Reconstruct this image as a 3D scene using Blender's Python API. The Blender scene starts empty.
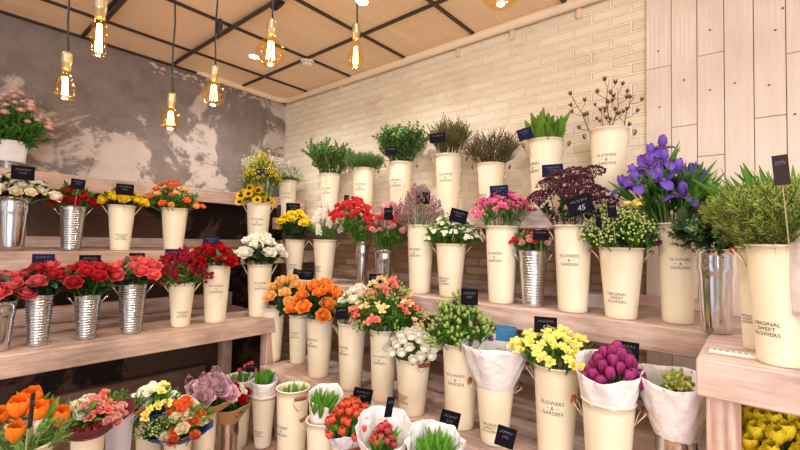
import bpy, math, random
from mathutils import Vector, Matrix
R=math.radians; PI=math.pi
random.seed(7)
scene=bpy.context.scene; COL=scene.collection
rnd=random.random
def uni(a,b): return a+(b-a)*random.random()

# ---------------------------------------------------------------- camera
FPX=420.63; YAW,PIT,ROL=0.704436,0.0382238,0.0216171; CAMZ=1.45
cy,sy,cp,sp=math.cos(YAW),math.sin(YAW),math.cos(PIT),math.sin(PIT)
F=Vector((-sy*cp,cy*cp,sp)); r0=Vector((cy,sy,0)); u0=r0.cross(F)
RT=r0*math.cos(ROL)+u0*math.sin(ROL); UP=-r0*math.sin(ROL)+u0*math.cos(ROL)
cd=bpy.data.cameras.new('camera'); cam=bpy.data.objects.new('camera',cd); COL.objects.link(cam)
cd.sensor_width=36; cd.lens=FPX/800*36; cd.clip_start=.05
m=Matrix((RT,UP,-F)).transposed().to_4x4(); m.translation=Vector((0,0,CAMZ)); cam.matrix_world=m
scene.camera=cam
def ray(x,y): return RT*((x-400)/FPX)+UP*((225-y)/FPX)+F
def at(x,y,ax=None,v=None,t=None):
    d=ray(x,y)
    s=t if t is not None else (v-(CAMZ if ax=='z' else 0))/d['xyz'.index(ax)]
    return d*s+Vector((0,0,CAMZ))

# ---------------------------------------------------------------- materials
def lin(c):
    return tuple((v/255/12.92 if v/255<=.04045 else ((v/255+.055)/1.055)**2.4) for v in c)+(1,)
MATS={}
def node(nt,t,**kw):
    n=nt.nodes.new(t)
    for k,v in kw.items():
        if k in n.inputs: n.inputs[k].default_value=v
        else: setattr(n,k,v)
    return n
def base(name,rough=.5,metal=0,spec=.5):
    m=bpy.data.materials.new(name); m.use_nodes=True; nt=m.node_tree; b=nt.nodes['Principled BSDF']
    b.inputs['Roughness'].default_value=rough; b.inputs['Metallic'].default_value=metal
    b.inputs['Specular IOR Level'].default_value=spec
    MATS[name]=m; return m,nt,b
def flat(name,c,rough=.5,metal=0,spec=.5,noise=.06,scale=30):
    m,nt,b=base(name,rough,metal,spec); L=nt.links
    tc=node(nt,'ShaderNodeTexCoord'); n=node(nt,'ShaderNodeTexNoise',Scale=scale,Detail=3.0)
    L.new(tc.outputs['Object'],n.inputs['Vector'])
    mx=node(nt,'ShaderNodeMix',data_type='RGBA'); cl=lin(c)
    mx.inputs[6].default_value=tuple(max(0,v*(1-noise)) for v in cl[:3])+(1,); mx.inputs[7].default_value=tuple(min(1,v*(1+noise)) for v in cl[:3])+(1,)
    L.new(n.outputs['Fac'],mx.inputs[0]); L.new(mx.outputs[2],b.inputs['Base Color']); return m
def petal(name,cin,cout,var=.12,rough=.6,trans=.25):
    """petal/leaf: colour runs from the base of each petal to its tip (attribute g), varies a little flower to flower"""
    m,nt,b=base(name,rough,0,.25); L=nt.links
    a=node(nt,'ShaderNodeAttribute',attribute_name='g')
    mx=node(nt,'ShaderNodeMix',data_type='RGBA'); mx.inputs[6].default_value=lin(cin); mx.inputs[7].default_value=lin(cout)
    L.new(a.outputs['Fac'],mx.inputs[0])
    oi=node(nt,'ShaderNodeObjectInfo'); mr=node(nt,'ShaderNodeMapRange'); mr.inputs[3].default_value=1-var; mr.inputs[4].default_value=1+var
    L.new(oi.outputs['Random'],mr.inputs[0])
    hs=node(nt,'ShaderNodeHueSaturation'); L.new(mr.outputs[0],hs.inputs['Value']); L.new(mx.outputs[2],hs.inputs['Color'])
    L.new(hs.outputs[0],b.inputs['Base Color'])
    tr=node(nt,'ShaderNodeBsdfTranslucent'); L.new(hs.outputs[0],tr.inputs[0])
    ms=node(nt,'ShaderNodeMixShader'); ms.inputs[0].default_value=trans
    L.new(b.outputs[0],ms.inputs[1]); L.new(tr.outputs[0],ms.inputs[2]); L.new(ms.outputs[0],nt.nodes['Material Output'].inputs[0]); return m
cream=flat('cream_enamel',(241,229,204),.42,noise=.03,scale=6)
cream2=flat('cream_paint',(240,226,194),.5,noise=.03,scale=6)
ink=flat('printed_ink',(70,66,62),.7)
steel=flat('polished_steel',(216,217,220),.14,1,noise=.05,scale=4)
zinc=flat('galvanised_zinc',(205,208,214),.24,1,noise=.12,scale=18)
wire=flat('handle_wire',(225,208,170),.4,noise=.04)
gripw=flat('handle_wood',(132,66,34),.45,noise=.3,scale=60)
board=flat('chalkboard',(20,18,26),.85,0,.08,noise=.25,scale=25)
boardb=flat('chalkboard_blue',(28,32,62),.85,0,.08,noise=.25,scale=25)
boardt=flat('chalkboard_turquoise',(38,108,160),.75,noise=.2,scale=25)
boardbr=flat('chalkboard_brown',(54,42,42),.85,0,.1,noise=.25,scale=25)
chalk=flat('chalk',(150,150,165),.9)
stickm=flat('pick_wood',(150,140,104),.7)
paperw=flat('white_paper',(236,232,234),.75,noise=.04,scale=9)
_n=paperw.node_tree; _b=node(_n,'ShaderNodeBump',Strength=1.0,Distance=.03); _n.links.new(_n.nodes['Noise Texture'].outputs['Fac'],_b.inputs['Height']); _n.links.new(_b.outputs[0],_n.nodes['Principled BSDF'].inputs['Normal'])
kraft=flat('kraft_paper',(188,146,104),.8,noise=.12,scale=14)
bluep=flat('blue_paper',(44,76,130),.7,noise=.1)
maroonp=flat('maroon_paper',(98,24,40),.7,noise=.1)
greyb=flat('pale_grey_enamel',(196,194,206),.4,noise=.03)
lilacp=flat('lilac_paper',(214,208,224),.7,noise=.04)
black=flat('black_cord',(30,26,24),.6)
brass=flat('aged_brass',(176,158,128),.4,.8)
pipe_m=flat('pipe_paint',(236,212,184),.5,noise=.04,scale=4)
plastic=flat('white_plastic',(235,225,215),.4)
dark_grid=flat('grid_metal',(58,38,30),.55)
rail_m=flat('rail_metal',(66,52,46),.5)
water=flat('water_tint',(150,165,150),.1)

def wood(name,c1,c2,c3,axis,rough=.6,white=.45,grain=.46):
    m,nt,b=base(name,rough,0,.35); L=nt.links
    tc=node(nt,'ShaderNodeTexCoord'); mp=node(nt,'ShaderNodeMapping'); s=[9,9,9]; s['xyz'.index(axis)]=.8
    mp.inputs['Scale'].default_value=s; L.new(tc.outputs['Object'],mp.inputs['Vector'])
    n=node(nt,'ShaderNodeTexNoise',Scale=1.2,Detail=6.0,Roughness=.6,Distortion=.8); L.new(mp.outputs[0],n.inputs['Vector'])
    w=node(nt,'ShaderNodeTexWave',Scale=1.6,Distortion=7.0,Detail=2.0); L.new(mp.outputs[0],w.inputs['Vector'])
    cr=node(nt,'ShaderNodeValToRGB'); e=cr.color_ramp.elements; e[0].position=.3; e[0].color=lin(c1); e[1].position=.7; e[1].color=lin(c2)
    L.new(n.outputs['Fac'],cr.inputs[0])
    mx=node(nt,'ShaderNodeMix',data_type='RGBA'); L.new(cr.outputs[0],mx.inputs[6]); mx.inputs[7].default_value=lin(c3)
    n2=node(nt,'ShaderNodeTexNoise',Scale=3.0,Detail=5.0); L.new(tc.outputs['Object'],n2.inputs['Vector'])
    r2=node(nt,'ShaderNodeMapRange'); r2.inputs[1].default_value=.5; r2.inputs[2].default_value=.72; r2.inputs[4].default_value=white*2; L.new(n2.outputs['Fac'],r2.inputs[0])
    ma=node(nt,'ShaderNodeMath',operation='MULTIPLY'); L.new(w.outputs['Fac'],ma.inputs[0]); L.new(r2.outputs[0],ma.inputs[1])
    L.new(ma.outputs[0],mx.inputs[0])
    n4=node(nt,'ShaderNodeTexNoise',Scale=6.0,Detail=9.0,Roughness=.75); L.new(mp.outputs[0],n4.inputs['Vector'])
    n5=node(nt,'ShaderNodeTexNoise',Scale=2.3,Detail=4.0,Roughness=.6); L.new(tc.outputs['Object'],n5.inputs['Vector'])
    m5=node(nt,'ShaderNodeMath',operation='ADD'); L.new(n4.outputs['Fac'],m5.inputs[0]); L.new(n5.outputs['Fac'],m5.inputs[1])
    r5=node(nt,'ShaderNodeMapRange'); r5.inputs[1].default_value=.72; r5.inputs[2].default_value=1.28; r5.inputs[3].default_value=1-grain; r5.inputs[4].default_value=1+grain*.8; L.new(m5.outputs[0],r5.inputs[0])
    hs=node(nt,'ShaderNodeHueSaturation'); L.new(r5.outputs[0],hs.inputs['Value']); L.new(mx.outputs[2],hs.inputs['Color'])
    L.new(hs.outputs[0],b.inputs['Base Color'])
    bp=node(nt,'ShaderNodeBump',Strength=.15,Distance=.004); L.new(n.outputs['Fac'],bp.inputs['Height']); L.new(bp.outputs[0],b.inputs['Normal']); return m
wood_x=wood('shelf_wood_right',(188,156,144),(220,194,182),(242,232,228),'x')
wood_y=wood('shelf_wood_left',(184,152,136),(212,184,168),(232,218,208),'y')
wood_z=wood('post_wood',(170,130,116),(204,168,152),(226,208,200),'z')
plank_m=wood('whitewashed_planks',(224,208,194),(234,220,208),(244,236,228),'z',.65,.3,.09)
floor_m=wood('floor_wood',(170,132,100),(196,160,128),(206,178,150),'x')
dwood=wood('dark_stained_wood',(112,82,66),(146,112,94),(160,130,112),'y')

def brick_mat():
    m,nt,b=base('painted_brick',.75,0,.3); L=nt.links
    tc=node(nt,'ShaderNodeTexCoord'); sx=node(nt,'ShaderNodeSeparateXYZ'); cx=node(nt,'ShaderNodeCombineXYZ')
    L.new(tc.outputs['Object'],sx.inputs[0]); L.new(sx.outputs[0],cx.inputs[0]); L.new(sx.outputs[2],cx.inputs[1])
    nz=node(nt,'ShaderNodeTexNoise',Scale=9.0,Detail=3.0); L.new(tc.outputs['Object'],nz.inputs['Vector'])
    sc=node(nt,'ShaderNodeVectorMath',operation='SCALE'); sc.inputs['Scale'].default_value=.012; L.new(nz.outputs['Color'],sc.inputs[0])
    ad=node(nt,'ShaderNodeVectorMath',operation='ADD'); L.new(cx.outputs[0],ad.inputs[0]); L.new(sc.outputs[0],ad.inputs[1])
    bt=node(nt,'ShaderNodeTexBrick'); L.new(ad.outputs[0],bt.inputs['Vector'])
    for k,v in (('Scale',1.0),('Mortar Size',.0065),('Mortar Smooth',.35),('Brick Width',.2),('Row Height',.0565),('Bias',-.15)): bt.inputs[k].default_value=v
    bt.inputs['Color1'].default_value=lin((244,230,206)); bt.inputs['Color2'].default_value=lin((232,214,188)); bt.inputs['Mortar'].default_value=lin((252,246,236))
    n2=node(nt,'ShaderNodeTexNoise',Scale=3.5,Detail=6.0,Roughness=.65); L.new(tc.outputs['Object'],n2.inputs['Vector'])
    r2=node(nt,'ShaderNodeMapRange'); r2.inputs[1].default_value=.52; r2.inputs[2].default_value=.75; r2.inputs[3].default_value=0; r2.inputs[4].default_value=.55; L.new(n2.outputs['Fac'],r2.inputs[0])
    mx=node(nt,'ShaderNodeMix',data_type='RGBA'); L.new(r2.outputs[0],mx.inputs[0]); L.new(bt.outputs['Color'],mx.inputs[6]); mx.inputs[7].default_value=lin((214,192,168))
    # shade under the upper shelf painted into the brick: browner colours lower down
    nb=node(nt,'ShaderNodeTexNoise',Scale=2.2,Detail=3.0); L.new(tc.outputs['Object'],nb.inputs['Vector'])
    a1=node(nt,'ShaderNodeMath',operation='MULTIPLY_ADD'); a1.inputs[1].default_value=.10; L.new(nb.outputs['Fac'],a1.inputs[0]); L.new(sx.outputs[2],a1.inputs[2])
    r3=node(nt,'ShaderNodeMapRange'); r3.inputs[1].default_value=1.60; r3.inputs[2].default_value=1.64; L.new(a1.outputs[0],r3.inputs[0])
    bk=node(nt,'ShaderNodeTexBrick'); L.new(ad.outputs[0],bk.inputs['Vector'])
    for k,v in (('Scale',1.0),('Mortar Size',.0065),('Mortar Smooth',.35),('Brick Width',.2),('Row Height',.0565),('Bias',-.1)): bk.inputs[k].default_value=v
    bk.inputs['Color1'].default_value=lin((176,134,100)); bk.inputs['Color2'].default_value=lin((206,182,150)); bk.inputs['Mortar'].default_value=lin((170,140,112))
    m3=node(nt,'ShaderNodeMix',data_type='RGBA'); L.new(r3.outputs[0],m3.inputs[0]); L.new(bk.outputs['Color'],m3.inputs[6]); L.new(mx.outputs[2],m3.inputs[7])
    L.new(m3.outputs[2],b.inputs['Base Color'])
    iv=node(nt,'ShaderNodeMath',operation='SUBTRACT'); iv.inputs[0].default_value=1; L.new(bt.outputs['Fac'],iv.inputs[1])
    ma=node(nt,'ShaderNodeMath',operation='MULTIPLY_ADD'); ma.inputs[1].default_value=.25; L.new(n2.outputs['Fac'],ma.inputs[0]); L.new(iv.outputs[0],ma.inputs[2])
    bp=node(nt,'ShaderNodeBump',Strength=1.0,Distance=.02); L.new(ma.outputs[0],bp.inputs['Height']); L.new(bp.outputs[0],b.inputs['Normal']); return m
brick=brick_mat()
def plaster_mat():
    m,nt,b=base('patchy_plaster',.8,0,.25); L=nt.links
    tc=node(nt,'ShaderNodeTexCoord'); sx=node(nt,'ShaderNodeSeparateXYZ'); L.new(tc.outputs['Object'],sx.inputs[0])
    n1=node(nt,'ShaderNodeTexNoise',Scale=1.7,Detail=8.0,Roughness=.66,Distortion=.7); L.new(tc.outputs['Object'],n1.inputs['Vector'])
    n2=node(nt,'ShaderNodeTexNoise',Scale=7.0,Detail=5.0,Roughness=.7); L.new(tc.outputs['Object'],n2.inputs['Vector'])
    # patches grow paler towards shelf height; upper band stays smooth taupe
    hz=node(nt,'ShaderNodeMapRange'); hz.inputs[1].default_value=2.2; hz.inputs[2].default_value=2.65; hz.inputs[3].default_value=.03; hz.inputs[4].default_value=-.15; L.new(sx.outputs[2],hz.inputs[0])
    yz=node(nt,'ShaderNodeMapRange'); yz.inputs[1].default_value=1.1; yz.inputs[2].default_value=1.6; yz.inputs[3].default_value=1; yz.inputs[4].default_value=.1; L.new(sx.outputs[1],yz.inputs[0])
    hm=node(nt,'ShaderNodeMath',operation='MULTIPLY'); L.new(hz.outputs[0],hm.inputs[0]); L.new(yz.outputs[0],hm.inputs[1])
    n6=node(nt,'ShaderNodeTexNoise',Scale=5.0,Detail=6.0,Roughness=.7,Distortion=1.0); L.new(tc.outputs['Object'],n6.inputs['Vector'])
    m6=node(nt,'ShaderNodeMath',operation='MULTIPLY_ADD'); m6.inputs[1].default_value=.34; L.new(n6.outputs['Fac'],m6.inputs[0]); L.new(hm.outputs[0],m6.inputs[2])
    m7=node(nt,'ShaderNodeMath',operation='SUBTRACT'); m7.inputs[1].default_value=.17; L.new(m6.outputs[0],m7.inputs[0])
    ad=node(nt,'ShaderNodeMath',operation='ADD'); L.new(n1.outputs['Fac'],ad.inputs[0]); L.new(m7.outputs[0],ad.inputs[1])
    cr=node(nt,'ShaderNodeValToRGB'); cr.color_ramp.elements[0].position=.49; cr.color_ramp.elements[0].color=(0,0,0,1); cr.color_ramp.elements[1].position=.54; L.new(ad.outputs[0],cr.inputs[0])
    mA=node(nt,'ShaderNodeMix',data_type='RGBA'); mA.inputs[6].default_value=lin((96,86,82)); mA.inputs[7].default_value=lin((158,144,138)); L.new(n2.outputs['Fac'],mA.inputs[0])
    mB=node(nt,'ShaderNodeMix',data_type='RGBA'); mB.inputs[6].default_value=lin((176,160,152)); mB.inputs[7].default_value=lin((216,202,194)); L.new(n2.outputs['Fac'],mB.inputs[0])
    mx=node(nt,'ShaderNodeMix',data_type='RGBA'); L.new(cr.outputs[0],mx.inputs[0]); L.new(mA.outputs[2],mx.inputs[6]); L.new(mB.outputs[2],mx.inputs[7])
    # dark brown painted lower wall with blots; shelf shade also painted into it
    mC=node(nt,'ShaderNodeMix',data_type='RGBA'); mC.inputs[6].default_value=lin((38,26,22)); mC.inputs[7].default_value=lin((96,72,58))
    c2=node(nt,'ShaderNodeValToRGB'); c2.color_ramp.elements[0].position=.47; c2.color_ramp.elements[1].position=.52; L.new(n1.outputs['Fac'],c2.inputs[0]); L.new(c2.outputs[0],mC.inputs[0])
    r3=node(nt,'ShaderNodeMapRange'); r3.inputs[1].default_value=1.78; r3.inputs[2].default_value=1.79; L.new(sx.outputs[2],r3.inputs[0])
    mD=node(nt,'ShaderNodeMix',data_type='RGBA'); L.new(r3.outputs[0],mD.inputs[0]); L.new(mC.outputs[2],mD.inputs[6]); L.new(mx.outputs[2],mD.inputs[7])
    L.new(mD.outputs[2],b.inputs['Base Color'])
    bp=node(nt,'ShaderNodeBump',Strength=.5,Distance=.008); L.new(cr.outputs[0],bp.inputs['Height']); L.new(bp.outputs[0],b.inputs['Normal']); return m
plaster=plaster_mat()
ceil_m=wood('ceiling_plywood',(236,206,172),(244,218,186),(246,226,200),'y',.6,.15,.07)
def glass_mat():
    m=bpy.data.materials.new('amber_glass'); m.use_nodes=True; nt=m.node_tree; nt.nodes.clear(); L=nt.links
    t=node(nt,'ShaderNodeBsdfTransparent'); t.inputs[0].default_value=lin((255,243,216)); g=node(nt,'ShaderNodeBsdfGlossy'); g.inputs['Roughness'].default_value=.03
    g.inputs[0].default_value=lin((255,226,170)); lw=node(nt,'ShaderNodeLayerWeight'); lw.inputs[0].default_value=.35; ms=node(nt,'ShaderNodeMixShader')
    mu=node(nt,'ShaderNodeMath',operation='MULTIPLY'); mu.inputs[1].default_value=.45; L.new(lw.outputs['Facing'],mu.inputs[0])
    L.new(mu.outputs[0],ms.inputs[0]); L.new(t.outputs[0],ms.inputs[1]); L.new(g.outputs[0],ms.inputs[2])
    o=node(nt,'ShaderNodeOutputMaterial'); L.new(ms.outputs[0],o.inputs[0]); return m
glass=glass_mat()
def emis(name,c,s):
    m=bpy.data.materials.new(name); m.use_nodes=True; nt=m.node_tree; nt.nodes.clear()
    e=node(nt,'ShaderNodeEmission'); e.inputs[0].default_value=lin(c); e.inputs[1].default_value=s; o=node(nt,'ShaderNodeOutputMaterial'); nt.links.new(e.outputs[0],o.inputs[0]); return m
filam=emis('glowing_filament',(255,208,130),22); ledm=emis('led_lens',(255,246,232),30)

# ---------------------------------------------------------------- mesh builder
class MB:
    def __init__(s): s.v=[]; s.f=[]; s.m=[]; s.g=[]
    def add(s,vs,fs,mi=0,g=None,mat=None):
        o=len(s.v)
        s.v+= [mat@Vector(p) for p in vs] if mat is not None else [Vector(p) for p in vs]
        s.f+=[tuple(i+o for i in f) for f in fs]; s.m+=[mi]*len(fs); s.g+=g if g else [0.5]*len(vs)
    def merge(s,o,mat,mo=0): s.add(o.v,o.f,0,list(o.g),mat); s.m[-len(o.f):]=[x+mo for x in o.m]
    def mesh(s,name,mats,smooth=True):
        me=bpy.data.meshes.new(name); me.from_pydata([tuple(p) for p in s.v],[],s.f)
        for x in (mats if isinstance(mats,(list,tuple)) else [mats]): me.materials.append(x)
        me.polygons.foreach_set('material_index',s.m); me.polygons.foreach_set('use_smooth',[smooth]*len(s.f))
        a=me.attributes.new('g','FLOAT','POINT'); a.data.foreach_set('value',s.g); me.update(); return me
    def build(s,name,mats,parent=None,smooth=True,loc=None):
        o=bpy.data.objects.new(name,s.mesh(name,mats,smooth)); COL.objects.link(o)
        if parent: o.parent=parent
        if loc is not None: o.location=loc
        return o
    def box(s,a,b,mi=0,mat=None):
        (x0,y0,z0),(x1,y1,z1)=a,b
        s.add([(x0,y0,z0),(x1,y0,z0),(x1,y1,z0),(x0,y1,z0),(x0,y0,z1),(x1,y0,z1),(x1,y1,z1),(x0,y1,z1)],
              [(0,3,2,1),(4,5,6,7),(0,1,5,4),(1,2,6,5),(2,3,7,6),(3,0,4,7)],mi,None,mat)
    def bbox(s,a,b,bev=.004,mi=0):
        """box with chamfered edges"""
        (x0,y0,z0),(x1,y1,z1)=a,b; vs=[];k=bev
        for x,sx in ((x0,1),(x1,-1)):
            for y,sy_ in ((y0,1),(y1,-1)):
                for z,sz in ((z0,1),(z1,-1)):
                    vs+= [(x,y+sy_*k,z+sz*k),(x+sx*k,y,z+sz*k),(x+sx*k,y+sy_*k,z)]
        def V(i,j,l,a_): return ((i*2+j)*2+l)*3+a_
        fs=[]
        for i in (0,1):
            q=[V(i,0,0,0),V(i,1,0,0),V(i,1,1,0),V(i,0,1,0)]; fs.append(q if i else q[::-1])
            q=[V(0,i,0,1),V(1,i,0,1),V(1,i,1,1),V(0,i,1,1)]; fs.append(q[::-1] if i else q)
            q=[V(0,0,i,2),V(1,0,i,2),V(1,1,i,2),V(0,1,i,2)]; fs.append(q if i else q[::-1])
            for j in (0,1):
                fs.append((V(0,i,j,1),V(1,i,j,1),V(1,i,j,2),V(0,i,j,2)))
                fs.append((V(i,0,j,0),V(i,1,j,0),V(i,1,j,2),V(i,0,j,2)))
                fs.append((V(i,j,0,0),V(i,j,1,0),V(i,j,1,1),V(i,j,0,1)))
                for l in (0,1): fs.append((V(i,j,l,0),V(i,j,l,1),V(i,j,l,2))) if True else None
        uq=[];seen=set()
        for f in fs:
            t=tuple(sorted(f))
            if t not in seen: seen.add(t); uq.append(tuple(f))
        s.add(vs,uq,mi)
    def tube(s,pts,r,n=6,mi=0,cap=True):
        pts=[Vector(p) for p in pts]; rr=r if isinstance(r,(list,tuple)) else [r]*len(pts)
        vs=[];pv=None
        for i,p in enumerate(pts):
            d=(pts[min(i+1,len(pts)-1)]-pts[max(i-1,0)]); d=d.normalized() if d.length>1e-9 else Vector((0,0,1))
            a=pv if pv else (Vector((1,0,0)) if abs(d.x)<.8 else Vector((0,1,0)))
            a=(a-d*a.dot(d)).normalized(); pv=a; b_=d.cross(a)
            for k in range(n):
                q=2*PI*k/n; vs.append(p+(a*math.cos(q)+b_*math.sin(q))*rr[i])
        fs=[(i*n+k,i*n+(k+1)%n,(i+1)*n+(k+1)%n,(i+1)*n+k) for i in range(len(pts)-1) for k in range(n)]
        if cap: fs+=[tuple(range(n))[::-1],tuple((len(pts)-1)*n+k for k in range(n))]
        s.add(vs,fs,mi)
    def lathe(s,prof,n=32,mi=0,mat=None,close=False):
        vs=[(r*math.cos(2*PI*k/n),r*math.sin(2*PI*k/n),z) for r,z in prof for k in range(n)]
        fs=[(i*n+k,i*n+(k+1)%n,(i+1)*n+(k+1)%n,(i+1)*n+k) for i in range(len(prof)-1) for k in range(n)]
        s.add(vs,fs,mi,[i/(len(prof)-1) for i in range(len(prof)) for k in range(n)],mat)
    def petal(s,phi,r0,L,W,t0,t1,cup=.3,nL=4,nW=2,mi=0,ruf=0,zb=0,wp=.55,tip=.15,twist=0,mat=None,rd=False):
        """one petal: starts at radius r0, elevation runs t0 -> t1 degrees, W wide"""
        vs=[];g=[];x=r0;z=zb
        c,s_=math.cos(phi),math.sin(phi)
        for i in range(nL+1):
            u=i/nL; th=R(t0+(t1-t0)*u)
            if i: x+=math.cos(th)*L/nL; z+=math.sin(th)*L/nL
            w=W*.5*(math.sin(PI*min(1,(u*.86+.10))**wp)) if tip<.5 else W*.5*(1-u)**.7
            if rd: w=W*.5*((.42+.58*math.sin(PI/2*min(1,u/.62))) if u<.62 else math.sqrt(max(.06,1-((u-.62)/.40)**2)))
            w=max(w,W*tip*.3)
            nx,nz=-math.sin(th),math.cos(th)
            for j in range(-nW,nW+1):
                v=j/nW; k=cup*w*v*v+(ruf*math.sin(v*7+phi*3+u*3)*u*u if ruf else 0)
                px=x+nx*k; pz=z+nz*k; py=v*w
                vs.append((px*c-py*s_,px*s_+py*c,pz)); g.append(u)
        n=2*nW+1
        fs=[(i*n+j,(i+1)*n+j,(i+1)*n+j+1,i*n+j+1) for i in range(nL) for j in range(n-1)]
        s.add(vs,fs,mi,g,mat)
    def ball(s,c,r,mi=0,n=6,sz=1,g=None):
        vs=[];m_=max(3,n//2+1)
        for i in range(m_+1):
            a=PI*i/m_
            for k in range(n): q=2*PI*k/n; vs.append((c[0]+r*math.sin(a)*math.cos(q),c[1]+r*math.sin(a)*math.sin(q),c[2]+r*sz*math.cos(a)))
        fs=[(i*n+k,(i+1)*n+k,(i+1)*n+(k+1)%n,i*n+(k+1)%n) for i in range(m_) for k in range(n)]
        s.add(vs,fs,mi,[g if g is not None else .5]*len(vs))
def rings(mb,spec,S=1,mi=0,**kw):
    kw.setdefault('rd',True)
    for n,r_,L,W,t0,t1,cup in spec:
        o=rnd()*6
        for k in range(n): mb.petal(o+2*PI*k/n+uni(-.1,.1),r_*S,L*S*uni(.93,1.07),W*S,t0+uni(-4,4),t1+uni(-6,6),cup,mi=mi,**kw)
def tag(o,label,cat,group=None,kind=None):
    if kind: o['kind']=kind
    if label: o['label']=label
    if cat: o['category']=cat
    if group: o['group']=group
    return o
def empty(name,loc,label,cat,group=None):
    o=bpy.data.objects.new(name,None); o.empty_display_size=.05; COL.objects.link(o); o.location=loc
    return tag(o,label,cat,group)

# ---------------------------------------------------------------- room
WX,WY,CZ=-3.66,2.47,2.85
def slab(name,a,b,mat,kind='structure'):
    mb=MB(); mb.box(a,b); o=mb.build(name,mat,smooth=False)
    if kind: o['kind']=kind
    return o
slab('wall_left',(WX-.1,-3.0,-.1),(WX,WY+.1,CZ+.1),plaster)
slab('wall_right',(WX,WY,-.1),(3.2,WY+.1,CZ+.1),brick)
slab('floor',(WX-.1,-3.0,-.1),(3.2,WY,0),floor_m)
slab('ceiling',(WX,-3.0,CZ),(3.2,WY,CZ+.1),ceil_m)
mb=MB(); S6=.6
xs=[-3.66+.03,-3.234,-2.634,-2.034,-1.434,-.834,-.234,.366,.966,1.566]
for x in xs: mb.box((x-.011,-3,CZ-.012),(x+.011,WY-.03,CZ-.0005))
ys=[WY-.035,1.953,1.353,.753,.153,-.447]
for y in ys: mb.box((WX+.02,y-.011,CZ-.0125),(3.2,y+.011,CZ-.0004))
o=mb.build('trim_1',dark_grid,smooth=False); o['kind']='structure'
# plank cladding at the right
mb=MB(); px=[646,671.3,697,724.2,753.8,786.2,820,856,900]
X=[at(p,75,'y',WY-.02).x for p in px]+[.95,1.15,1.35,1.55,1.75]
cuts={0:[(68)],1:[(127)],2:[(55),(157)],3:[],4:[(117)],5:[(20)]}
cz={0:[at(658,68,'y',WY-.02).z],1:[at(684,126,'y',WY-.02).z],2:[at(710,54,'y',WY-.02).z,at(685,158,'y',WY-.02).z],4:[at(770,116.5,'y',WY-.02).z],5:[2.3],6:[1.9]}
for i in range(len(X)-1):
    zs=[0.0]+sorted(cz.get(i,[]))+[CZ-.001]
    for a,b_ in zip(zs,zs[1:]):
        mb.bbox((X[i]+.0014,WY-.022-uni(0,.003),a+.0014),(X[i+1]-.0014,WY-.001,b_-.0014),.0015)
o=mb.build('wall_planked',plank_m,smooth=False); o['kind']='structure'
mb=MB()
for x,y in ((658,51),(659.5,107),(684,80),(710,30),(710,90),(735,83),(775.5,30),(769,85),(795,114),(783,8)):
    p=at(x,y,'y',WY-.026); mb.ball(p,.0045,n=8)
o=mb.build('trim_2',flat('nail_heads',(120,104,92),.5),smooth=True); o['kind']='structure'
# pipe along both walls, with straps
PZ=at(400,62,'y',WY-.06).z
mb=MB(); pr=.027
pts=[(X[0]+.0,WY-.05,PZ),(-3.2,WY-.05,PZ),(WX+.16,WY-.05,PZ)]
for k in range(1,6): a=PI/2*k/5; pts.append((WX+.16-math.sin(a)*.11,WY-.05-.11+math.cos(a)*.11,PZ))
pts+=[(WX+.05,1.75,PZ+.01),(WX+.05,1.55,PZ+.03)]
mb.tube(pts,pr,16); o=mb.build('water_pipe',pipe_m); tag(o,'long cream painted pipe running under the ceiling along the brick wall and round the corner','pipe')
for xx,yy in ((458,55),(512,44),(579,20),(340,88)):
    p=at(xx,yy,'y',WY-.02); sb=MB(); sb.box((p.x-.012,WY-.024,PZ-.075),(p.x+.012,WY-.0005,PZ+.075)); sb.box((p.x-.012,WY-.08,PZ-.004),(p.x+.012,WY-.02,PZ+.004)); sb.build('pipe_strap',pipe_m,o,smooth=False)
# rough plaster edge near the corner on the left wall: crumbled rim
mb=MB()
for k in range(70):
    y=uni(1.2,2.35); z=CZ-.035-(2.4-y)*.02+uni(-.04,.03)
    mb.ball((WX+.003,y,z),uni(.008,.03),n=6,sz=.5)
o=mb.build('trim_3',flat('crumbled_plaster',(206,180,158),.9,noise=.2)); o['kind']='structure'

# ---------------------------------------------------------------- shelving
def shelf(name,label,boxes,mat,group='whitewashed plank shelves'):
    e=empty(name,boxes[0][1],label,'shelf',group)
    base_=Vector(boxes[0][1])
    for pn,a,b_,mt in boxes:
        mb=MB(); mb.bbox(a,b_,.004); mb.v=[v-base_ for v in mb.v]; mb.build(pn,mt,e,smooth=False)
    return e
ZL=(.92,1.355,1.82); XF=(-2.47,-2.87,-3.27)
# texture of shelf boards is read in object space
def SH(name,label,x0,x1,y0,y1,z,mt,front,rail=None,legs=(),fh=.10):
    e=empty(name,(0,0,0),label,'shelf')
    def part(n,a,b_,m_): mb=MB(); mb.bbox(a,b_,.004); mb.build(n,m_,e,smooth=False)
    if front=='x':
        part('top_board',(x0,y0,z-.03),(x1-.024,y1,z),mt); part('front_board',(x1-.024,y0,z-fh),(x1,y1,z+.0),mt)
        if rail: part('back_rail',(x0,y0,z+.001),(x0+.03,y1,z+rail),mt)
    else:
        part('top_board',(x0,y0+.024,z-.03),(x1,y1,z),mt); part('front_board',(x0,y0,z-fh),(x1,y0+.024,z+.0),mt)
        if rail: part('back_rail',(x0,y1-.03,z+.001),(x1,y1,z+rail),mt)
    for (lx,ly,lz0,w) in legs: part('leg',(lx-w/2,ly-w/2,lz0),(lx+w/2,ly+w/2,z-fh if front=='x' else z-fh),wood_z)
    return e
SH('wall_shelf','topmost plank shelf on the grey plaster wall, holding the pink roses at its left end',WX+.001,XF[2],-1.6,WY-.01,ZL[2],wood_y,'x')
SH('wall_shelf','middle plank shelf on the plaster wall, carrying the orange roses and sunflowers',WX+.001,XF[1],-1.6,WY-.01,ZL[1],wood_y,'x',.075)
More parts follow.
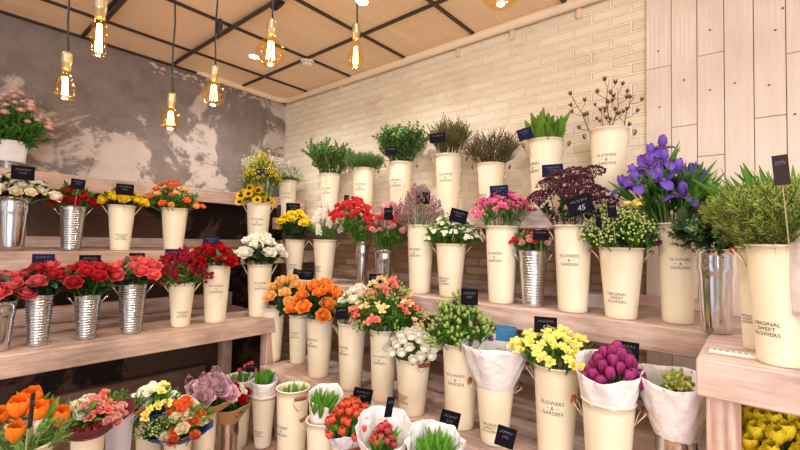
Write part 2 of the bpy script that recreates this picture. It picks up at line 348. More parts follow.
SH('display_bench','lower long plank shelf on the left with a row of red roses in metal buckets',-3.2,XF[0],-1.6,1.70,ZL[0],wood_y,'x',.10,[(-2.52,1.62,.15,.075),(-2.52,-.9,.15,.075),(-3.1,1.62,.15,.075)])
SH('wall_shelf','upper plank shelf against the brick wall under the row of tall greenery buckets',XF[2]+.001,-.30,2.10,WY-.001,1.63,wood_x,'y')
SH('wall_shelf','middle plank shelf below the brick wall with the daisies and purple irises',XF[1]+.001,-.13,1.88,WY-.001,1.146,wood_x,'y',.06)
SH('display_counter','pinkish plank counter at the right edge holding the big green plants',-.131,1.6,1.42,WY-.03,1.146,wood_x,'y',None,[(-.075,1.50,.15,.075),(1.3,1.50,.15,.075)])
SH('display_bench','lowest raised plank bench along the brick wall with ranunculus and yellow freesias',XF[0]+.002,-.131,1.53,WY-.001,.62,wood_x,'y',.05,[(-2.3,1.60,.15,.07),(-.2,1.60,.15,.07)])
for k,x in ((0,-2.35),(1,-1.5),(2,-.75),):
    mb=MB(); mb.bbox((x-.04,2.38,.621),(x+.04,2.44,1.115),.004); tag(mb.build('support_post',wood_z,smooth=False),['upright wooden post under the middle shelf behind the orange roses','upright wooden post under the middle shelf behind the white ranunculus','upright wooden post under the middle shelf behind the white paper cone'][k],'post')
mb=MB(); mb.bbox((WX+.001,-2.4,.0),(-.2,WY-.6,.15),.004); tag(mb.build('floor_platform',floor_m,smooth=False),'low tan wooden platform on the floor under the buckets','platform')
mb=MB(); mb.bbox((-3.64,-1.6,.151),(-3.56,1.7,.37),.004); tag(mb.build('back_board',dwood,smooth=False),'long dark board edge standing at the foot of the plaster wall','board')

# ---------------------------------------------------------------- buckets
NT,NS=40,40
def prof_bucket(r,rb,h,ribs=0,band=False):
    P=[(0.0,.004),(rb*.6,.004),(rb-.003,.0),(rb,.004)]
    n=14 if not ribs else ribs*4
    for i in range(1,n+1):
        u=i/n; rr=rb+(r-rb)*u; z=.004+(h-.008)*u
        if ribs and .06<u<.93: rr+=.0022*math.cos(2*PI*u*ribs)
        if band and abs(u-.80)<.035: rr+=.0035
        P.append((rr,z))
    P+=[(r+.003,h-.004),(r+.0045,h-.001),(r+.003,h+.002),(r-.001,h+.001),(r-.004,h-.006)]
    P+=[(rb-.004+(r-rb)*.9*(h*.9/h),h*.9),(rb-.004+(r-rb)*.45,h*.45),(rb-.005,.012),(0.0,.012)]
    return P
txtcache={}
def lettering(lines,r_at,zc,lh,az,parent,name='lettering'):
    cu=bpy.data.curves.new('t','FONT'); cu.body='\n'.join(lines); cu.align_x='CENTER'; cu.size=lh; cu.space_line=.95; cu.resolution_u=2
    o=bpy.data.objects.new('t',cu); COL.objects.link(o); dg=bpy.context.evaluated_depsgraph_get(); me=bpy.data.meshes.new_from_object(o.evaluated_get(dg))
    bpy.data.objects.remove(o); h0=-(len(lines)-1)*lh*.5*.95
    vs=[]
    for v in me.vertices:
        z=zc+v.co.y-h0-lh*.35; r=r_at(z)+.0009; a=az+v.co.x/r
        vs.append((r*math.cos(a),r*math.sin(a),z))
    fs=[tuple(p.vertices) for p in me.polygons]; bpy.data.meshes.remove(me)
    mb=MB(); mb.add(vs,fs)
    if '&' in lines:
        for sx in (-1,1):
            zz=zc; a0=az+sx*.012/r_at(zz); a1=az+sx*.024/r_at(zz); r=r_at(zz)+.001; q=.0006
            mb.add([(r*math.cos(a),r*math.sin(a),zz+dz) for a in (a0,a1) for dz in (-q,q)],[(0,1,3,2)])
    return mb.build(name,ink,parent,smooth=False)
BK={}
def bucket(key,label,kind,px,ry,w,ax,val,zb,text='',taz=0,handle='',haz=90,k=None):
    """kind tall/short = cream flower bucket; steel, ribbed = metal; text FG / OSF"""
    d=ray(px,ry); s=val/d['xy'.index(ax)]; th=math.atan((px-400)/FPX); dia=w*s/FPX*math.cos(th)
    C=d*s; H=math.hypot(C.x,C.y); zr=CAMZ+d.z*s*(H-dia/2)/H
    h=zr-zb-.001; r=dia/2-.003; rb=r*(.70 if kind=='short' else .76)
    if kind in('steel','ribbed'): rb=r*.72
    mat={'tall':cream,'short':cream,'steel':steel,'ribbed':zinc}[kind]
    nm={'tall':'flower_bucket','short':'flower_bucket','steel':'steel_bucket','ribbed':'ribbed_bucket'}[kind]
    e=empty(nm,(C.x,C.y,zb+.001),label,'bucket')
    mb=MB(); mb.lathe(prof_bucket(r,rb,h,{'ribbed':max(10,int(h/.013))}.get(kind,0),kind=='steel'),NT); mb.build('pail',mat,e)
    cam_az=math.atan2(-C.y,-C.x)
    ra=lambda z: rb+(r-rb)*(z/h)
    if text=='FG': lettering(['FLOWERS','&','GARDEN'],ra,h*.60,.0195*dia/.17,cam_az+R(taz),e)
    if text=='OSF': lettering(['ORIGINAL','SWEET','FLOWERS'],ra,h*.30,.0160*dia/.17,cam_az+R(taz),e)
    if handle:
        for sd in (-1,1):
            a=cam_az+R(haz)+(0 if sd==1 else PI); c_,s_=math.cos(a),math.sin(a); T=Vector((-s_,c_,0)); D=Vector((c_,s_,0))
            hb=MB()
            if handle=='wire':
                q=[D*(ra(h*.80))+T*.012+Vector((0,0,h*.80)),D*(r+.018)+T*.014+Vector((0,0,h*.93)),D*(r+.030)+T*.010+Vector((0,0,h*.99)),D*(r+.030)-T*.010+Vector((0,0,h*.99)),D*(r+.018)-T*.014+Vector((0,0,h*.93)),D*(ra(h*.80))-T*.012+Vector((0,0,h*.80))]
                hb.tube(q,.0026,6)
                hb.build('handle',wire if kind in('tall','short') else steel,e)
            else:
                top=Vector((0,0,h*.95)); gr=D*(r+.026)+top
                q=[D*(ra(h*.80))+T*.0+Vector((0,0,h*.80)),D*(r+.010)+T*.030+Vector((0,0,h*.89)),gr+T*.034,gr-T*.034,D*(r+.010)-T*.030+Vector((0,0,h*.89)),D*(ra(h*.80))+Vector((0,0,h*.80))]
                hb.tube(q,.0016,6); ho=hb.build('handle',wire,e)
                gb=MB(); gb.tube([gr-T*.030,gr-T*.028,gr-T*.012,gr+T*.012,gr+T*.028,gr+T*.030],[.005,.0078,.0088,.0088,.0078,.005],10); gb.build('grip',gripw,ho)
    BK[key]=dict(C=Vector((C.x,C.y,zb)),r=r,rb=rb,h=h,zr=zr,t=C.dot(F),px=px,th=th,e=e,rim=Vector((C.x,C.y,zr)))
    return BK[key]

# ---------------------------------------------------------------- plant prototypes
green=petal('rose_leaf',(46,78,32),(60,102,42),.25,.45,.2)
green2=petal('fresh_leaf',(62,108,38),(98,148,54),.2,.45,.3)
green3=petal('dark_leaf',(34,56,34),(48,76,42),.2,.4,.15)
gstem=petal('green_stem',(86,120,50),(86,120,50),.15,.5,.1)
dstem=petal('dark_stem',(74,62,40),(74,62,40),.15,.6,.05)
olive=petal('olive_sprig',(122,124,70),(160,158,96),.2,.6,.2)
PROTO={}
def proto(name,fn,mats,n=3):
    PROTO[name]=[]
    for i in range(n):
        mb=MB(); fn(mb); PROTO[name].append(mb.mesh(name,mats))
def rosef(S=1):
    def f(mb): rings(mb,[(3,.001,.031,.020,92,112,.6),(4,.005,.032,.026,84,104,.55),(5,.009,.033,.031,70,98,.5),(5,.011,.034,.036,54,84,.45),(6,.012,.034,.038,34,58,.4),(6,.012,.033,.038,14,26,.35)],S)
    return f
def carn(S=1):
    def f(mb): rings(mb,[(5,.002,.022,.016,88,80,.2),(7,.004,.024,.018,70,66,.2),(8,.004,.024,.020,50,36,.2),(8,.004,.024,.020,28,8,.2)],S,ruf=.004*S)
    return f
def tulipf(op=0,S=1):
    def f(mb):
        for k in range(3): mb.petal(2*PI*k/3,.003*S,.068*S,.046*S,46-op,111-op,.62,nL=8,nW=3,rd=True)
        for k in range(3): mb.petal(2*PI*k/3+PI/3,.001*S,.068*S,.042*S,54-op,108-op,.62,nL=8,nW=3,rd=True)
    return f
def mumf(S=1,n=18):
    def f(mb):
        rings(mb,[(n,.003,.030,.009,10,6,.2),(n,.003,.027,.009,28,34,.2),(n-4,.002,.023,.009,48,64,.2),(n-8,.001,.018,.008,68,94,.2)],S,nL=3,nW=1)
    return f
def daisyf(S=1,c=1):
    def f(mb):
        rings(mb,[(13,.004,.013,.006,12,-6,.2)],S,nL=2,nW=1); mb.ball((0,0,.002),.006*S,mi=1,n=8,sz=.6)
    return f
def sunf(mb):
    rings(mb,[(16,.017,.030,.013,14,4,.3),(16,.016,.028,.012,26,22,.3)],1,nL=3,nW=1,rd=False,wp=.8)
    mb.ball((0,0,.001),.019,mi=1,n=14,sz=.35)
def trumpet(S=1,w=.022):
    def f(mb): rings(mb,[(3,.002,.040,w,78,18,.35),(3,.002,.040,w,80,26,.35)],S,nL=5); mb.tube([(0,0,0),(0,0,.028*S)],[.001,.0008],4,mi=1)
    return f
def irisf(mb):
    for k in range(3):
        a=2*PI*k/3; mb.petal(a,.004,.080,.046,46,-66,-.2,nL=8,rd=True,mi=0,ruf=.003)
        mb.petal(a,.006,.034,.016,46,6,.1,nL=3,nW=1,mi=1,zb=.005)
        mb.petal(a+PI/3,.003,.066,.036,60,96,.5,nL=6,mi=2,rd=True,ruf=.002)
        mb.petal(a,.003,.036,.018,62,30,.4,nL=4,mi=2,zb=.006)
def ranf(mb):
    rings(mb,[(5,.001,.020,.014,80,150,.6),(6,.004,.028,.020,62,142,.6),(7,.007,.034,.024,40,128,.6),(8,.009,.038,.028,18,112,.6),(8,.009,.040,.030,0,92,.5)],.92,nL=6)
def lisif(mb): rings(mb,[(3,.002,.034,.026,80,84,.5),(4,.004,.036,.030,66,60,.45)],.9,ruf=.003)
def budf(mb): mb.lathe([(0,0),(.006,.004),(.0085,.011),(.006,.02),(.001,.027)],8)
def stockf(mb):
    for k in range(26):
        u=k/26; a=k*2.4; z=.09*u; rr=.018*(1.1-u*.7); mb2=MB(); rings(mb2,[(5,.001,.013,.011,40,5,.2)],1,nL=2,nW=1)
        mb.merge(mb2,Matrix.Translation((math.cos(a)*rr,math.sin(a)*rr,z))@Matrix.Rotation(a,4,'Z')@Matrix.Rotation(R(60),4,'Y'))
def spray_rosef(n=5,S=.5,h=.05,sp=.035):
    """a spray: several small open roses on branching pedicels"""
    def f(mb):
        for k in range(n):
            a=2*PI*k/n+rnd(); q=sp*uni(.4,1) if k else 0; zz=h*uni(.6,1.1); c=Vector((math.cos(a)*q,math.sin(a)*q,zz)); m2=MB(); rosef(S)(m2)
            mb.merge(m2,Matrix.Translation(c)@Matrix.Rotation(a,4,'Z')@Matrix.Rotation(q*9,4,'Y')); mb.tube([(0,0,0),c*.5+Vector((0,0,-.002)),c],.0012,4,mi=1,cap=False)
    return f
def cluster(fn,n,h=.05,sp=.035,lv=0):
    def f(mb):
        for k in range(n):
            a=2*PI*k/n+rnd(); q=sp*uni(.5,1) if k else 0; c=Vector((math.cos(a)*q,math.sin(a)*q,h*uni(.55,1.1))); m2=MB(); fn(m2)
            mb.merge(m2,Matrix.Translation(c)@Matrix.Rotation(a,4,'Z')@Matrix.Rotation(min(1.2,q*14),4,'Y'),0); mb.tube([(0,0,0),c*.55,c],.0012,4,mi=2,cap=False)
        for k in range(lv):
            a=rnd()*6; mb.petal(a,.004,.04,.014,uni(20,70),uni(0,40),.2,nL=3,nW=1,mi=2,zb=uni(0,h*.6))
    return f
def leafsp(L,W,n,spread=.05,t0=60,t1=5,arch=1):
    """leafy compound twig"""
    def f(mb):
        mb.tube([(0,0,0),(0,0,spread)],.0011,4,mi=1,cap=False)
        for k in range(n):
            mb.petal(k*2.4+uni(-.4,.4),.002,L*uni(.8,1.15),W,t0+uni(-20,15),t1+uni(-25,25),.25,nL=4,nW=1,zb=spread*(k+.5)/n,wp=.8,tip=.05)
    return f
def bladef(L,W,n,bend=25):
    def f(mb):
        for k in range(n): mb.petal(k*2*PI/n+uni(-.4,.4),.004,L*uni(.75,1.1),W,uni(82,88),uni(88-bend,84),.45,nL=6,nW=1,wp=.9,tip=.05)
    return f
def twigf(L,nl,ll,lw,side=.3,mi=0,t0=55,brs=0):
    """upright sprig: stem with many small leaves; brs side branches"""
    def f(mb):
        def shoot(p0,d,Ln,n):
            pts=[p0+d*Ln*u+Vector((math.sin(u*3+p0.x*50),math.cos(u*2+p0.z*40),0))*.006*u for u in (0,.33,.66,1)]
            mb.tube(pts,[.0018,.0015,.0011,.0006],4,mi=1,cap=False)
            ax=d.to_track_quat('Z','Y').to_matrix().to_4x4()
            for k in range(n):
                u=(k+1)/n; i=min(2,int(u*3)); p=pts[i].lerp(pts[i+1],min(1,u*3-i)); m2=Matrix.Translation(p)@ax
                mb.petal(k*2.4+rnd(),.0005,ll*uni(.7,1.15)*(1.1-.4*u),lw,t0+uni(-15,15),t0-15+uni(-20,30),.2,nL=2,nW=1,tip=.1,mat=m2)
        shoot(Vector((0,0,0)),Vector((0,0,1)),L,nl)
        for b_ in range(brs):
            a=b_*2.4; z=L*uni(.35,.8); d=Vector((math.cos(a)*.6,math.sin(a)*.6,1)).normalized(); shoot(Vector((0,0,z)),d,L*uni(.25,.42),max(3,nl//2))
    return f
def sedumf(mb):
    for k in range(150):
        q=math.sqrt(rnd())*.058; a=rnd()*6.3; z=.062-8*q*q+uni(-.004,.004); mb.ball((math.cos(a)*q,math.sin(a)*q,z),uni(.003,.0052),n=5,g=rnd())
    for k in range(12):
        a=k*2.4; q=.05*math.sqrt((k+.5)/12); mb.tube([(0,0,0),(math.cos(a)*q*.5,math.sin(a)*q*.5,.03),(math.cos(a)*q,math.sin(a)*q,.058-8*q*q)],.0011,4,mi=1,cap=False)
def limf(mb):
    mb.tube([(0,0,-.02),(0,0,.1)],.0012,4,mi=1,cap=False)
    for k in range(70):
        u=rnd(); a=rnd()*6.3; q=.026*math.sin(PI*min(1,u*.85+.15)); mb.ball((math.cos(a)*q,math.sin(a)*q,u*.11),uni(.003,.005),n=5,g=rnd())
def cottonf(mb):
    random.seed(5)
    pts=[Vector((0,0,0)),Vector((.008,0,.08)),Vector((-.006,.01,.17)),Vector((.006,.004,.26))]
    mb.tube(pts,[.0028,.0024,.0018,.001],5,mi=1)
    for k in range(7):
        a=k*2.4; z=.08+.026*k; p=Vector((0,0,z)); q=p+Vector((math.cos(a)*.04,math.sin(a)*.04,.03)); mb.tube([p,(p+q)/2+Vector((0,0,-.004)),q],.0012,4,mi=1,cap=False)
        for j in range(4): mb.petal(a+j*1.57,.001,.024,.016,36,85,.5,nL=4,nW=1,mi=0,mat=Matrix.Translation(q))
        if k%2: mb.ball(q+Vector((0,0,.010)),.007,mi=2,n=6)
stems=[gstem]
P=petal
proto('red_rose',rosef(),[P('red_petals',(120,6,16),(196,18,30))]); proto('crimson_rose',rosef(1.05),[P('crimson_petals',(150,24,34),(206,48,58))])
proto('pink_rose',rosef(1.15),[P('pinkcoral_petals',(206,70,80),(240,112,118))]); proto('coral_rose',rosef(),[P('coral_petals',(214,60,66),(244,128,124))])
proto('orange_rose',rosef(),[P('orange_petals',(246,120,30),(252,168,72),.08)]); proto('peach_rose',rosef(1.0),[P('peach_petals',(246,178,90),(252,212,140),.06)])
proto('white_rose',rosef(1.05),[P('white_petals',(240,234,205),(250,247,236),.05)]); proto('cream_rose',rosef(.8),[P('creamrose_petals',(240,226,180),(250,240,214),.05)])
proto('yellow_rose',rosef(.9),[P('yellow_petals',(240,196,10),(254,226,50),.06)]); proto('lilac_rose',rosef(1.0),[P('lilac_petals',(206,150,170),(232,196,208),.08)])
OS=P('orangespray_petals',(236,84,20),(248,140,78),.18)
proto('orange_small',rosef(.62),[OS]); proto('pink_small',rosef(.55),[P('pinksmall_petals',(244,186,172),(250,220,208),.08)])
proto('orange_spray',spray_rosef(4,.62,.055,.036),[OS,gstem]); proto('red_spray',spray_rosef(4,.55,.04,.032),[P('redspray_petals',(150,10,24),(204,26,40)),gstem])
proto('pink_spray',spray_rosef(5,.48,.06,.038),[P('pinkspray_petals',(232,150,140),(246,200,188),.08),gstem])
proto('yellow_mum',mumf(1.0),[P('mum_petals',(246,200,10),(254,232,40),.06)])
proto('carnation_red',cluster(carn(.7),3,.045,.03),[P('carn_petals',(200,20,40),(240,70,76)),gstem,gstem]); proto('carnation_pink',cluster(carn(.62),3,.045,.03),[P('carnp_petals',(224,120,130),(246,186,190)),gstem,gstem])
proto('daisy',cluster(daisyf(1.0),6,.05,.045,3),[P('daisy_petals',(250,250,240),(252,252,246),.03),P('daisy_eye',(236,200,60),(236,200,60)),green2])
for nm in PROTO['daisy']: pass
proto('sunflower',sunf,[P('sun_petals',(250,180,10),(254,222,30),.05),P('sun_disk',(60,34,14),(60,34,14))])
proto('yellow_filler',cluster(lambda m_: m_.ball((0,0,0),.0055,n=5,g=rnd()),16,.10,.045),[P('filler_yellow',(206,190,30),(250,226,70)),gstem,gstem])
proto('pink_freesia',cluster(trumpet(.75),4,.045,.035),[P('freesia_petals',(176,14,84),(234,120,170),.3),P('freesia_stamen',(250,230,180),(250,230,180)),gstem])
proto('yellow_freesia',cluster(trumpet(.85),3,.045,.030),[P('yfreesia_petals',(246,226,90),(252,242,150),.05),P('yf_stamen',(250,220,90),(250,220,90)),gstem])
proto('coral_alstroemeria',cluster(trumpet(.8),4,.045,.036,2),[P('alstro_petals',(222,60,72),(248,150,134),.2),P('al_stamen',(240,200,120),(240,200,120)),green2])
proto('salmon_alstroemeria',cluster(trumpet(.75),4,.045,.036,2),[P('alstro2_petals',(226,214,120),(248,206,170),.2),P('al2_stamen',(220,200,120),(220,200,120)),green2])
proto('ranunculus',ranf,[P('ranunc_petals',(236,232,206),(250,247,238),.04)])
proto('lisianthus',lisif,[P('lisi_petals',(150,110,140),(130,72,120),.3)]); proto('lisibud',cluster(budf,8,.055,.036,3),[P('lisi_bud',(120,160,60),(184,204,120),.15),gstem,green2])
proto('purple_tulip',tulipf(2),[P('ptulip_petals',(128,30,84),(176,66,132),.18)]); proto('orange_tulip',tulipf(8,1.05),[P('otulip_petals',(244,130,20),(250,140,40),.07)])
proto('cream_tulip',tulipf(0,.95),[P('ctulip_petals',(250,240,210),(252,240,214),.04)]); proto('redorange_tulip',tulipf(0,.8),[P('rotulip_petals',(206,40,30),(240,120,84),.12)])
proto('rose_tulip',tulipf(0,.6),[P('rtulip_petals',(206,44,66),(232,104,110),.12)]); proto('yellow_tulip',tulipf(4,.9),[P('ytulip_petals',(226,206,30),(252,230,60),.07)])
proto('iris',irisf,[P('iris_falls',(104,70,190),(128,92,214),.12),P('iris_blaze',(250,210,50),(250,200,40)),P('iris_std',(120,84,200),(150,112,224),.12)])
proto('iris_bud',lambda m_: m_.lathe([(0,0),(.006,.01),(.010,.035),(.009,.055),(.004,.075),(.0005,.085)],8),[P('irisbud',(70,110,60),(96,80,160))])
proto('crimson_bud',cluster(tulipf(0,.38),6,.05,.036,1),[P('crim_petals',(196,60,84),(158,10,36),.15),gstem,gstem])
proto('sedum',sedumf,[P('sedum_heads',(66,24,44),(112,52,74),.12),dstem]); proto('limonium',limf,[P('limon_heads',(150,112,118),(188,150,158),.12),olive])
proto('stock',stockf,[P('stock_petals',(246,242,226),(252,250,240),.03)]); proto('cotton',cottonf,[P('cotton_pod',(120,74,44),(164,110,76)),dstem,P('cotton_tuft',(240,236,230),(250,248,244))])
proto('green_umbel',cluster(lambda m_: m_.ball((0,0,0),.0046,n=5,g=rnd()),26,.07,.046,2),[P('umbel',(186,206,96),(238,240,190),.1),gstem,green2])
proto('lily',trumpet(1.5,.026),[P('lily_petals',(232,236,190),(252,250,240),.04),P('lily_stamen',(220,170,60),(220,170,60))])
proto('leaf_rose',leafsp(.045,.026,5,.04),[green,gstem],4); proto('leaf_dark',leafsp(.05,.03,5,.05),[green3,gstem],4); proto('leaf_fresh',leafsp(.04,.013,7,.06,70,30),[green2,gstem],4)
proto('blade',bladef(.16,.018,3),[green2]); proto('blade_short',bladef(.085,.018,4,15),[petal('tulip_leaf',(84,140,50),(112,170,60),.15,.4,.25)])
proto('blade_broad',bladef(.11,.036,4,14),[petal('broad_leaf',(120,150,60),(104,150,56),.15,.35,.25)])
proto('eucalyptus',twigf(.26,26,.027,.015,brs=7),[petal('euc_leaf',(76,116,56),(128,166,92),.2,.5,.2),dstem],4)
proto('laurel',twigf(.24,26,.028,.018,brs=7,t0=35),[petal('laurel_leaf',(66,108,50),(122,158,92),.2,.4,.15),dstem],4)
proto('grass_sprig',twigf(.17,26,.045,.004,t0=62,brs=3),[petal('grass_leaf',(100,136,70),(140,172,98),.2,.5,.25),gstem],3)
proto('heather',twigf(.24,50,.014,.004,t0=60,brs=6),[olive,dstem],4)
proto('rosemary',twigf(.22,60,.026,.0036,t0=52,brs=7),[petal('rosemary_leaf',(104,130,54),(182,196,104),.2,.5,.2),dstem],4)
proto('dry_twig',twigf(.20,30,.011,.004,t0=50,brs=7),[petal('dry_leaf',(130,122,80),(176,166,122),.2,.6,.2),dstem],4)

def link(mesh,name,parent,loc,rot,s=1):
    o=bpy.data.objects.new(name,mesh); COL.objects.link(o); o.parent=parent; o.location=loc; o.rotation_euler=rot; o.scale=(s,s,s) if not isinstance(s,tuple) else s; return o
def lim(v):
    v.x=max(v.x,WX+.05); v.y=min(v.y,WY-.05); return v
def stem_pts(base_,rim,head):
    pts=[]
    for i in range(7):
        u=i/6
        if u<.5: a=u/.5; p=base_.lerp(rim,a)
        else: a=(u-.5)/.5; p=rim.lerp(head,a)
        q=base_*(1-u)**2+rim*2*u*(1-u)+head*u*u
        pts.append(p.lerp(q,.45))
    return pts
def flowers(key,kinds,n,label,cat,group,W,yt,yl,cx=0,leaf='leaf_rose',nl=3,S=1,name=None,up=.5,face=.5,sq=1,fill=None,ls=1,pw=1.6,stem=gstem,lo=.5,nd=1.0,sr=.0022):
    """n single-stem flowers standing in bucket `key`; heads on a dome W px wide between image rows yt and yl"""
    b=BK[key]; t=b['t']; ct=math.cos(b['th']); Rr=W/2*t/FPX*ct; dirr=Vector((RT.x,RT.y,0)).normalized(); dv=Vector((-b['C'].x,-b['C'].y,0)).normalized(); lat=Vector((-dv.y,dv.x,0))
    if lat.dot(RT)<0: lat=-lat
    hp=lambda y: CAMZ+ray(b['px'],y).z*t
    zt,zl=hp(yt),hp(yl); ctr=b['rim']+lat*(cx*t/FPX*ct); out=[]
    n=int(n*1.2+.5) if n>3 else n; S=S*1.08
    for i in range(n):
        rho=math.sqrt((i+.35)/n)*1.0; a=i*2.39996+uni(-.2,.2); kd=kinds[i%len(kinds)]
        if isinstance(kd,tuple): kd,ks=kd
        else: ks=1
        off=lat*(math.cos(a)*rho*Rr*.92)+dv*(math.sin(a)*rho*min(Rr,.5*Rr+.06)*nd)
        hz=zt-(zt-zl)*(rho**pw)*uni(.8,1.1)-.018*S*ks
        if hz<b['zr']+.012: hz=b['zr']+.012+uni(0,.01)
        head=lim(Vector((ctr.x+off.x,ctr.y+off.y,hz)))
        o2=Vector((head.x-b['C'].x,head.y-b['C'].y,0)); L2=o2.length; rimo=o2*(min(b['r']*.80,L2*.8)/max(L2,1e-6))
        base_=b['C']+Vector((rimo.x*-.35,rimo.y*-.35,.014)); rp=b['C']+rimo+Vector((0,0,b['h']*.99))
        lb=label; e=empty(name or kd,base_,lb,cat,group)
        pts=[p-base_ for p in stem_pts(base_,rp,head)]
        mb=MB(); mb.tube(pts,sr,5,cap=False); mb.build('stem',stem,e)
        ax=(pts[-1]-pts[-2]).normalized(); ax=(ax*(1-up)+Vector((0,0,up))+Vector((uni(-.12,.12),uni(-.12,.12),0))+dv*face).normalized()
        q=(ax.to_track_quat('Z','Y')@Matrix.Rotation(rnd()*6.28,3,'Z').to_quaternion()).to_euler()
        link(random.choice(PROTO[kd]),'bloom',e,pts[-1],q,S*ks*uni(.92,1.08))
        for k in range(nl):
            uu=uni(lo,.86); f_=uu*6; i0=min(5,int(f_)); p=pts[i0].lerp(pts[i0+1],f_-i0)
            if p.z+base_.z<b['zr']-.005: p=pts[5].lerp(pts[4],rnd()*.6)
            az=rnd()*6.28; tl=uni(.5,1.1)
            if p.z+base_.z<b['zr']+.02: tl*=.35
            link(random.choice(PROTO[leaf]),'leaf',e,p,(0,tl,az),uni(.8,1.15)*ls)
        out.append(e)
    return out
def sprigs(key,kind,n,label,cat,group,H,sp=.35,single=True,name=None,S=1,mats=None,h0=None,cxs=0,lean=None):
    """leafy sprigs rising out of bucket; single: one object each, otherwise one merged uncountable mass"""
    b=BK[key]; big=MB(); msh=None
    for i in range(n):
        rho=math.sqrt((i+.5)/n); a=i*2.39996+uni(-.3,.3); d=Vector((math.cos(a)*rho,math.sin(a)*rho,0))
        base_=b['rim']+d*b['r']*.62+Vector((0,0,-(h0 if h0 is not None else .05)))
        ax=(Vector((0,0,1))+d*sp*uni(.7,1.2)+(lean if lean else Vector((0,0,0)))).normalized()
        tip=base_+ax*H
        if tip.y>WY-.03: ax.y-= (tip.y-WY+.03)/H; ax.normalize()
        if tip.x<WX+.05: ax.x+=(WX+.05-tip.x)/H; ax.normalize()
        q=ax.to_track_quat('Z','Y')@Matrix.Rotation(rnd()*6.28,3,'Z').to_quaternion(); s=S*uni(.82,1.08)
        me=random.choice(PROTO[kind]); msh=me
        if single:
            o=bpy.data.objects.new(name or kind,me); COL.objects.link(o); o.location=base_; o.rotation_euler=q.to_euler(); o.scale=(s,s,s); tag(o,label,cat,group)
        else:
            M=Matrix.Translation(base_)@q.to_matrix().to_4x4()@Matrix.Scale(s,4)
            gs=[0.0]*len(me.vertices); me.attributes['g'].data.foreach_get('value',gs); oo=len(big.f)
            big.add([v.co for v in me.vertices],[tuple(p.vertices) for p in me.polygons],0,gs,M); big.m[oo:]=[p.material_index for p in me.polygons]
    if not single:
        c=b['rim'].copy(); big.v=[v-c for v in big.v]; o=big.build(name or kind,list(msh.materials),loc=c); tag(o,label,cat,group,'stuff')
def gyps(key,n,R_,zlo,zhi,label,name='gypsophila',off=(0,0,0)):
    b=BK[key]; mb=MB()
    for i in range(n):
        a=rnd()*6.28; q=math.sqrt(rnd())*R_; z=uni(zlo,zhi)+(.04*(1-(q/R_)**2)); p=b['rim']+Vector((math.cos(a)*q,math.sin(a)*q,z))+Vector(off)*min(1,z/.12); lim(p)
        mb.ball(p-b['rim'],uni(.0028,.0045),n=4,g=rnd())
        if i%4==0:
            p0=Vector((math.cos(a)*b['r']*.5*rnd(),math.sin(a)*b['r']*.5*rnd(),-.05)); pm=p0.lerp(p-b['rim'],.5)+Vector((0,0,.02)); mb.tube([p0,pm,p-b['rim']],.0007,3,mi=1,cap=False)
    tag(mb.build(name,[P('gyps_dots',(226,222,196),(244,242,224),.03),petal('gyps_stem',(120,134,84),(120,134,84))],loc=b['rim']),label,'flowers',None,'stuff')

def paper(name,label,C,rb,rt,h,mat,lift=.05,back=None,n=56,crump=.008,ex=1.0,cat='wrapping paper',fold=.012):
    """a cone of wrapping paper: base circle rb at C, mouth rt, back edge higher than front"""
    C=Vector(C); az=math.atan2(-C.y,-C.x); mb=MB(); m_=10; vs=[]; ph=rnd()*6
    for s_ in (0,1):
        for i in range(m_+1):
            u=i/m_
            for k in range(n):
                a=2*PI*k/n; fr=math.cos(a-az)     # 1 at the front
                hh=h*(1-lift*fr)+fold*(.6*math.sin(2*a+ph)+.25*math.sin(5*a))*u; rr=(rb+(rt-rb)*u**.9)+(crump*.5*math.sin(7*a+ph+3*u)+crump*.28*math.sin(15*a-9*u+ph)+crump*.2*math.sin(27*a+11*u))*min(1,u*1.6)+(0 if not s_ else -.0012)
                rr+=.006*max(0,u-.85)*3*math.sin(3*a+ph)
                vs.append((rr*math.cos(a),rr*math.sin(a),hh*u))
    N=(m_+1)*n; fs=[]
    for i in range(m_):
        for k in range(n):
            q=(i*n+k,i*n+(k+1)%n,(i+1)*n+(k+1)%n,(i+1)*n+k); fs.append(q); fs.append(tuple(x+N for x in q[::-1]))
    for k in range(n): fs.append((m_*n+k,m_*n+(k+1)%n,N+m_*n+(k+1)%n,N+m_*n+k)); fs.append((k,N+k,N+(k+1)%n,(k+1)%n))
    mb.add(vs,fs); o=mb.build(name,mat,loc=C); return tag(o,label,cat)

